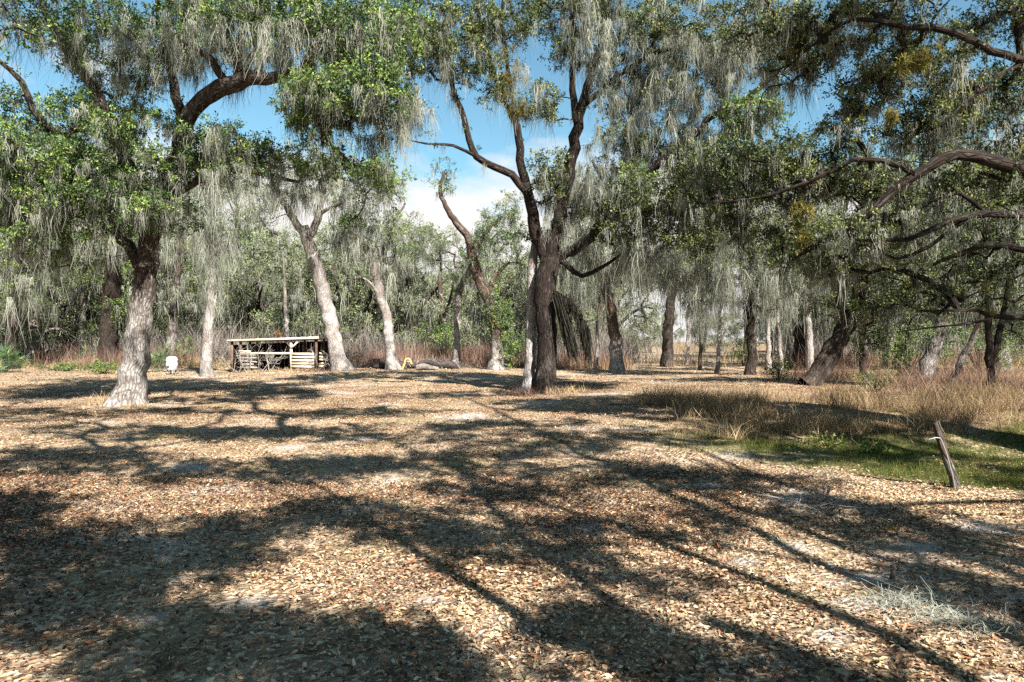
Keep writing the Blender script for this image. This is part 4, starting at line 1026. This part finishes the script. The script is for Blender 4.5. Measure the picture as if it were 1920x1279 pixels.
# palmettos
def fan(g, base, d, R, st):
    d = unit(np.array(d, float)); b = np.array(base, float)
    tip = b + d * st
    g.add(*tube(np.array([b, b + d * st * .5 + [0, 0, .06], tip]), [.018, .014, .010], 4, cap=False), .2)
    sd = unit(np.cross(d, [0, 0, 1.])); up = np.cross(sd, d); n = 24
    a = np.linspace(-2.1, 2.1, n)
    dirs = unit(np.cos(a)[:, None] * d + np.sin(a)[:, None] * sd + (.25 * rng.normal(0, 1, (n, 1)) * .3) * up)
    g.add(*ribbons(np.tile(tip, (n, 1)), dirs, R * rng.uniform(.8, 1.1, n), np.full(n, .055), 3, np.tile([0, 0, -.25], (n, 1)), .01, .9, np.full(n, rng.uniform(0, 1))))
def palmetto(px, D, nf, st, R, label):
    c = at(px, 638 + 2816 / D, D); b = np.array([c[0], c[1], float(gz(c[0], c[1]))])
    root = thing('palmetto', label, 'palmetto', tuple(b), 'palmettos by the wood edge')
    g = Geo()
    for i in range(nf):
        a = rng.uniform(0, 6.28); e = rng.uniform(.35, 1.4)
        fan(g, (rng.normal(0, .15), rng.normal(0, .15), 0), (math.cos(a) * math.cos(e), math.sin(a) * math.cos(e), math.sin(e)), R, st * rng.uniform(.7, 1.1))
    obj('fronds', g.mesh('fronds', None, False), M['palm'], root)
palmetto(8, 48, 26, 1.6, 1.0, 'large palmetto at the left edge of the photo')
palmetto(-30, 50, 18, 1.6, 1.0, 'palmetto cut by the left edge, behind the large one')
palmetto(298, 50, 18, 1.5, .9, 'dark palmetto just right of the big leaning oak')
palmetto(325, 56, 12, 1.7, .9, 'palmetto behind the white drum')
palmetto(178, 60, 14, 1.6, .9, 'pale green palmetto left of the black-trunked oak')
palmetto(225, 62, 12, 1.6, .9, 'palmetto between the black-trunked oak and the big leaning oak')

# ------------------------------------------------------------------ shed
SD = 49.0
def sh(px, py, dy=0.0):
    D = SD; p = at(px, py, D); return np.array([p[0], D + dy, p[2]])
b = sh(432, 695); b[2] = float(gz(b[0], b[1]))
base = np.array([b[0], SD, b[2]])
shed = thing('shed', 'long open-fronted slatted board shed with a thin pale sheet roof', 'shed', tuple(base))
x0 = sh(432, 0)[0] - base[0]; x1 = sh(622, 0)[0] - base[0]; xm = sh(546, 0)[0] - base[0]; xr = sh(590, 0)[0] - base[0]
zr0 = sh(0, 636)[2] - base[2]; zr1 = sh(0, 629)[2] - base[2]; DP = 3.2
def roofz(x): return zr0 + (zr1 - zr0) * (x - x0) / (x1 - x0)
for xx in (x0 + .1, x0 + .75, xm, xr + .1, x1 - .6):
    for yy in (.05, DP):
        g = Geo(); pale = abs(xx - xm) < .01 and yy < 1
        g.beam((xx, yy, -.1), (xx + rng.normal(0, .03), yy, roofz(xx) - .10), .15, .15, rng.random())
        obj('post', g.mesh('post', None, False), M['wood_pale'] if pale else M['wood_brown'], shed)
g = Geo(); nn = 44; xs = np.linspace(x0 - .2, x1 + .55, nn); ys = np.array([-.22, DP + .4])
for i in range(nn - 1):
    for (u0, u1) in ((0, 1),):
        zz = lambda q, yv: roofz(q) + .03 * (1 if i % 2 else -1) * 0 + (yv) * -.04
        za = .018 * math.sin(i * 2.2); zb = .018 * math.sin((i + 1) * 2.2)
        V = [(xs[i], ys[0], zz(xs[i], ys[0]) + za), (xs[i + 1], ys[0], zz(xs[i + 1], ys[0]) + zb), (xs[i + 1], ys[1], zz(xs[i + 1], ys[1]) + zb), (xs[i], ys[1], zz(xs[i], ys[1]) + za)]
        V = V + [(p[0], p[1], p[2] - .035) for p in V]
        Qd = [[0, 1, 2, 3], [7, 6, 5, 4], [0, 4, 5, 1], [2, 6, 7, 3]]
        g.add(V, Qd, rng.random())
obj('roof', g.mesh('roof', None, False), M['roof'], shed)
g = Geo(); g.beam((x0 - .15, -.255, roofz(x0) - .06), (x1 + .5, -.255, roofz(x1) - .06), .13, .05, .9); obj('front_beam', g.mesh('beam', None, False), M['wood_pale'], shed)
g = Geo()
g.beam((xm + .02, -.06, roofz(xm) - .75), (xm + .62, -.06, roofz(xm) - .16), .10, .05, .8)
obj('brace', g.mesh('brace', None, False), M['wood_pale'], shed)
g = Geo()
g.beam((xm - .02, -.06, roofz(xm) - .75), (xm - .42, -.06, roofz(xm) - .16), .08, .05, .6)
obj('brace', g.mesh('brace', None, False), M['wood_brown'], shed)
g = Geo()
for i in range(5):
    zc = .38 + i * .235; g.beam((xm + .05, -.08, zc + rng.normal(0, .01)), (xr - .02, -.08, zc + rng.normal(0, .01)), .16, .03, rng.random())
obj('slat_panel', g.mesh('slats', None, False), M['wood_pale'], shed)
g = Geo()
for i in range(5):
    zc = .42 + i * .235; g.beam((xr + .35, -.08, zc + rng.normal(0, .03)), (x1 - .3, -.08, zc + rng.normal(0, .03)), .15, .03, rng.random() * .6)
obj('slat_panel', g.mesh('slats', None, False), M['wood_pale'], shed)
g = Geo(); g.beam((x0 + .7, -.05, 1.36), (xm, -.05, 1.36), .13, .04, .4); g.beam((x0 + .6, -.05, 1.52), (x0 + 1.5, -.05, 1.5), .1, .04, .6); obj('rail', g.mesh('rail', None, False), M['wood_pale'], shed)
g = Geo()
for i in range(5):
    g.beam((x0 + .72, -.03, .35 + i * .23), (x0 + 1.75 + rng.uniform(-.2, .2), -.03, .35 + i * .23 + rng.normal(0, .03)), .11, .03, rng.random())
obj('slat_panel', g.mesh('slats', None, False), M['wood_grey'], shed)
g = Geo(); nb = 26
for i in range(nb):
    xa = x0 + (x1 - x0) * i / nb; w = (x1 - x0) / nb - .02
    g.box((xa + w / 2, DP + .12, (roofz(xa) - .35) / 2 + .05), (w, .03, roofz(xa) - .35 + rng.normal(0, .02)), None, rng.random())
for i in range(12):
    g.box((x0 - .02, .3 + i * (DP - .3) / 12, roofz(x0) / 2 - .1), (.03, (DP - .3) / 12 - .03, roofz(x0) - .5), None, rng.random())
obj('back_wall', g.mesh('back_wall', None, False), M['wood_shaded'], shed)
# sticks and cut branches lying against the front
def bare(g, p, d, Ln, r, depth):
    n = 5; P = [np.array(p, float)]; dd = np.array(d, float)
    for i in range(n):
        dd = unit(dd + rng.normal(0, .16, 3)); P.append(P[-1] + dd * Ln / n)
    P = np.array(P); g.add(*tube(P, np.linspace(r, r * .45, n + 1), 5, cap=False), rng.random())
    if depth > 0:
        for i in range(2, n + 1):
            for q in range(rng.integers(1, 3)): bare(g, P[i], unit(dd + rng.normal(0, .6, 3)), Ln * rng.uniform(.35, .6), r * .5, depth - 1)
for q, (px_, lab) in enumerate([(505, 'bare cut branches piled before the open middle of the shed'), (465, 'bare cut branches piled before the left end of the shed'), (600, 'thin bare branches standing before the right slats of the shed')]):
    c = sh(px_, 0); bb = np.array([c[0], SD - .9, float(gz(c[0], SD - .9))]); g = Geo()
    for i in range(7 if q < 2 else 4): bare(g, (rng.normal(0, .5), rng.normal(0, .1), 0), (rng.normal(0, .75), 0.1, .9), rng.uniform(.9, 1.6), .028, 2)
    o = obj('branch_pile', g.mesh('branches'), M['wood_grey']); o.location = bb; tag(o, lab, 'branches')
tuft_thing(520, 47.6, 40, 1.5, .4, M['dry'], 'dry grass fringe in front of the shed', .03)
tuft_thing(585, 47.8, 24, .9, .4, M['red_weed'], 'russet weeds in front of the slatted panel', .03)

# white drum
c = at(322, 699, 47); bb = np.array([c[0], 47, float(gz(c[0], 47))])
drum = thing('drum', 'white plastic drum on short legs standing in grass near the slim pale oak', 'drum', tuple(bb))
def lathe(prof, k=24, c=(0, 0, 0)):
    th = np.linspace(0, 2 * math.pi, k, endpoint=False); pr = np.array(prof)
    V = np.stack([pr[:, 0, None] * np.cos(th), pr[:, 0, None] * np.sin(th), np.repeat(pr[:, 1, None], k, 1)], -1)
    idx = np.arange(V.shape[0] * k).reshape(-1, k); r_ = np.roll(idx, -1, 1)
    Q = np.stack([idx[:-1], r_[:-1], r_[1:], idx[1:]], -1).reshape(-1, 4); return V.reshape(-1, 3) + np.array(c), Q
g = Geo(); g.add(*lathe([(.001, .32), (.30, .32), (.36, .36), (.37, .60), (.385, .62), (.385, .66), (.37, .68), (.37, .95), (.385, .97), (.385, 1.0), (.36, 1.03), (.34, 1.16), (.22, 1.24), (.001, 1.26)])); obj('tank', g.mesh('tank'), M['plastic'], drum)
for a in range(4):
    g = Geo(); g.beam((.24 * math.cos(a * 1.57 + .7), .24 * math.sin(a * 1.57 + .7), -.05), (.26 * math.cos(a * 1.57 + .7), .26 * math.sin(a * 1.57 + .7), .34), .06, .06); obj('leg', g.mesh('leg', None, False), M['wood_grey'], drum)
g = Geo(); g.add(*lathe([(.001, 1.24), (.04, 1.24), (.04, 1.42), (.001, 1.43)], 10, (-.12, 0, 0))); obj('pipe', g.mesh('pipe'), M['char'], drum)
g = Geo(); g.add(*lathe([(.001, 0), (.07, 0), (.07, .03), (.001, .03)], 12) if False else lathe([(.001, .0), (.07, .0), (.07, .06), (.001, .07)], 12))
o = obj('outlet', g.mesh('outlet'), M['char'], drum); o.location = (-.05, -.34, .56); o.rotation_euler = (math.radians(90), 0, 0)

# yellow arched frame, burnt logs and mound by the crooked pale oak
c = at(764, 695, 48); bb = np.array([c[0], 48, float(gz(c[0], 48))])
yf = thing('frame', 'small yellow arched metal frame beside the crooked pale oak', 'metal frame', tuple(bb))
g = Geo(); th = np.linspace(0, math.pi, 12)
P = np.vstack([[(-.42, 0, -.05)], np.stack([-.08 + .22 * -np.cos(th) - 0.0, 0 * th, .50 + .32 * np.sin(th)], -1) + [.1, 0, 0], [(.34, .1, .45)]])
g.add(*tube(P, np.full(len(P), .06), 8)); obj('arch', g.mesh('arch'), M['yellow'], yf)
g = Geo(); g.beam((-.36, 0, .0), (-.22, .35, .55), .1, .08); obj('leg', g.mesh('leg', None, False), M['yellow'], yf)
g = Geo(); g.beam((-.05, .02, .62), (.3, .02, .60), .07, .06); obj('crossbar', g.mesh('bar', None, False), M['yellow'], yf)
def log(px, D, pts, r, mat, label, name='log'):
    c = at(px, 0, D); bb = np.array([c[0], D, float(gz(c[0], D))])
    g = Geo(); O = spline([(*p, r * q) for p, q in pts], .25); O[0, 3] *= .9; g.add(*tube(O[:, :3], O[:, 3], 12, .17))
    V, Q, T_ = tube(O[:2, :3][::-1], O[:2, 3][::-1], 12); g.add(V, Q)
    o = obj(name, g.mesh(name), mat); o.location = bb; return tag(o, label, 'log')
log(772, 48.4, [((.3, 0, .16), .8), ((.8, .1, .24), 1), ((1.3, .0, .16), .8), ((1.9, -.1, .12), .5)], .19, M['wood_grey'], 'short grey log lying right of the yellow frame')
log(800, 50.5, [((-.6, 0, .3), .6), ((.0, .2, .42), 1), ((.7, .0, .26), .8), ((1.6, .2, .30), .9), ((2.6, .3, .08), .5)], .28, M['char'], 'black charred log behind the grey log')
log(770, 51, [((-2.8, .2, .15), .7), ((-1.2, .1, .3), 1), ((.4, -.1, .3), 1)], .28, M['char'], 'black charred log left of the yellow frame')
for (px_, D, lab, wx) in ((708, 53, 'heap of dark burnt sticks behind the crooked pale oak', 1.0), (812, 51.5, 'low heap of burnt sticks over the charred log', 1.5)):
    c = at(px_, 0, D); n = 1100
    P0 = rng.normal(0, 1, (n, 3)) * [wx, .6, .05]; hh = .75 * np.exp(-(P0[:, 0] / wx) ** 2); P0[:, 2] = hh * rng.random(n)
    V, Q, A = ribbons(P0, unit(rng.normal(0, 1, (n, 3)) * [1, 1, .4]), rng.uniform(.3, 1.1, n), np.full(n, .05), 3, None, .05)
    o = obj('brush_pile', mesh_np('brush_pile', V, Q, {'v': A}, False), M['char'] if wx == 1.0 else M['grey_twig']); o.location = (c[0], D, float(gz(c[0], D))); tag(o, lab if wx == 1.0 else 'low tangle of grey sticks behind the charred log', 'brush pile')

# fence post at right with bent pipe
D = 10.2; c = at(1790, 0, D); bb = np.array([c[0], D, float(gz(c[0], D))])
top = at(1761, 792, D - .05) - bb
ps = thing('fence_post', 'weathered round post leaning left in the grass at right, with a bent pale pipe', 'post', tuple(bb))
g = Geo(); O = spline([(.03, 0, -.25, .066), (0, 0, .1, .062), (top[0] * .5, .02, top[2] * .5, .056), (top[0], .02, top[2] * .97, .054), (top[0] - .01, .02, top[2], .049)], .05)
g.add(*tube(O[:, :3], O[:, 3], 16, .05)); obj('post', g.mesh('post'), M['bark_post'], ps)
g = Geo(); q = lambda px_, py_: at(px_, py_, D - .10) - bb
pp = np.array([q(1793, 925), q(1786, 890), q(1775, 850), q(1766, 826), q(1763, 820), q(1755, 819), q(1742, 822), q(1740, 826)])
g.add(*tube(pp, [.010] * 5 + [.007] * 3, 7)); obj('pipe', g.mesh('pipe'), M['metal'], ps)

# small twigs lying everywhere in the litter
y = np.sqrt(rng.uniform(4 ** 2, 20 ** 2, 2600)); x = rng.uniform(-1, 1, len(y)) * y * .8; n = len(x)
a = rng.uniform(0, 6.28, n)
V, Q, A = ribbons(np.stack([x, y, gz(x, y) + .022], -1), np.stack([np.cos(a), np.sin(a), rng.normal(0, .05, n)], -1), rng.lognormal(-2.1, .6, n), np.full(n, .007) * rng.uniform(.6, 1.6, n), 4, rng.normal(0, .25, (n, 3)) * [1, 1, .1], .05, .6)
tag(obj('twig_litter', mesh_np('twig_litter', V, Q, {'v': A}, False), M['grey_twig'], kind='stuff'), 'small grey twigs scattered among the fallen leaves', 'twigs')

# fallen branches and twigs on the ground
def twig_thing(px, py, L_, r, d, label, mat='wood_grey', depth=2, name='fallen_branch'):
    D = 2816 / (py - 638); c = at(px, py, D); bb = np.array([c[0], D, float(gz(c[0], D)) + r])
    g = Geo(); bare(g, (0, 0, 0), d, L_, r, depth)
    g.V = [v * [1, 1, .25] for v in g.V]
    o = obj(name, g.mesh(name), M[mat]); o.location = bb; return tag(o, label, 'branch')
twig_thing(1500, 955, 1.1, .028, (1, .3, .02), 'fallen bare branch at the edge of the green ditch')
twig_thing(1640, 945, .9, .014, (-1, .2, .05), 'thin pale forked twig lying in the ditch grass')
twig_thing(1140, 765, 2.2, .05, (1, -.1, .05), 'dark fallen branch right of the forked oak', 'char')
twig_thing(1430, 712, 3.2, .05, (1, .1, .05), 'dead branches on the ground left of the leaning dark oak', 'char')
twig_thing(1480, 725, 2.5, .035, (1, .2, .1), 'grey dead branch near the foot of the leaning dark oak')
D = 2816 / (1062 - 638); c = at(1672, 0, D); g = Geo(); g.add(*tube([(0, 0, -.05), (.012, 0, .05), (.03, 0, .10)], [.035, .028, .006], 6))
o = obj('stump', g.mesh('stump'), M['char']); o.location = (c[0], D, float(gz(c[0], D))); tag(o, 'tiny black pointed stump sticking out of the leaves', 'stump')

# fallen moss on the leaves at lower right
P0 = []
for (px_, py_, s_, n_) in ((1700, 1112, .18, 420), (1760, 1140, .16, 300), (1840, 1160, .14, 260), (1008, 806, .2, 90), (1060, 800, .15, 70)):
    D = 2816 / (py_ - 638); c = at(px_, 0, D); P0.append(np.stack([c[0] + rng.normal(0, s_, n_), D + rng.normal(0, s_ * .5, n_), np.zeros(n_)], -1))
for nm, rows, lab in (('fallen_moss', P0[:3], 'pale tangle of fallen moss on the leaves at lower right'), ('fallen_moss', P0[3:], 'small pale clump of fallen moss in the middle shade')):
    PP = np.vstack(rows); PP[:, 2] = gz(PP[:, 0], PP[:, 1]) + rng.uniform(.01, .05, len(PP)); b0 = PP.mean(0); m = len(PP)
    dd = unit(rng.normal(0, 1, (m, 3)) * [1, 1, .12])
    V, Q, A = ribbons(PP - b0, dd, rng.uniform(.08, .28, m), np.full(m, .007), 4, rng.normal(0, .4, (m, 3)) * [1, 1, .1], .10, .4, rng.uniform(.6, 1, m))
    o = obj(nm, mesh_np(nm, V, Q, {'v': A}, False), M['moss']); o.location = b0; tag(o, lab, 'moss')

# leaf litter: every fallen leaf is a small curled leaf
def litter(n, y0, y1, Ln, name, label):
    y = np.sqrt(rng.uniform(y0 ** 2, y1 ** 2, n)); x = rng.uniform(-1, 1, n) * (y * .78 + .6)
    keep = rng.random(n) > np.maximum(np.clip(green_mask(x, y) * .75 + .5 * (green_mask(x - .3, y + .5) > .05) * rng.random(n) + .25 * patch_field(x, y, 77, 2.2) * (green_mask(x, y + 1.0) > .02), 0, .85), dry_mask(x, y) * .6)
    keep &= rng.random(n) < .45 + .55 * smooth(-.6, .3, patch_field(x, y, 51, .9))
    keep &= rng.random(n) > sand_mask(x, y) * .86
    x, y = x[keep], y[keep]; n = len(x)
    P = np.stack([x, y, gz(x, y) + rng.uniform(.004, .03, n)], -1)
    a = rng.uniform(0, 6.283, n); tilt = rng.normal(0, .28, n)
    ax = np.stack([np.cos(a) * np.cos(tilt), np.sin(a) * np.cos(tilt), np.sin(tilt)], -1)
    nr = unit(rng.normal(0, .38, (n, 3)) + [0, 0, 1]); sd = unit(np.cross(ax, nr)); nr = np.cross(sd, ax)
    Lf = (Ln * np.clip(rng.lognormal(-.15, .33, n), .35, 1.9))[:, None]; wd = Lf * rng.uniform(.34, .52, (n, 1)) / 2; cu = rng.uniform(-.1, .28, (n, 1)) * Lf
    b = P - ax * Lf / 2; tip = P + ax * Lf / 2 + nr * cu
    m1 = P - ax * Lf * .12; 
    lft = m1 - sd * wd + nr * cu * .8; rgt = m1 + sd * wd + nr * cu * .8
    V = np.stack([b, lft, tip, rgt], 1).reshape(-1, 3) if False else np.stack([b, rgt, tip, lft, P + ax * Lf * .18], 1)
    # five-point leaf: two quads folded on the midrib
    mid = P + 0 * ax
    r2 = P + ax * Lf * .18 + sd * wd * .8 + nr * cu * .9; l2 = P + ax * Lf * .18 - sd * wd * .8 + nr * cu * .9
    V = np.stack([b, rgt, r2, tip, l2, lft], 1).reshape(-1, 3)
    i0 = (np.arange(n) * 6)[:, None]
    Q = np.concatenate([i0 + [0, 1, 2, 3], i0 + [0, 3, 4, 5]], 0)
    v = np.clip(.39 + .27 * rng.normal(0, 1, n) + .13 * patch_field(x, y, 55, .7) + .10 * patch_field(x, y, 56, 2.5), 0, .93)
    red = rng.random(n) < .055; v[red] = rng.uniform(.95, 1, red.sum())
    o = obj(name, mesh_np(name, V, Q, {'v': np.repeat(v, 6)}, False), M['litter'], kind='stuff'); tag(o, label, 'fallen leaves')
litter(150000, 3.6, 12, .044, 'leaf_litter', 'carpet of fallen brown oak leaves in the foreground')
litter(330000, 12, 34, .048, 'leaf_litter', 'brown fallen leaves spread over the clearing')
litter(60000, 34, 56, .09, 'leaf_litter', 'pale sunlit fallen leaves near the wood edge')
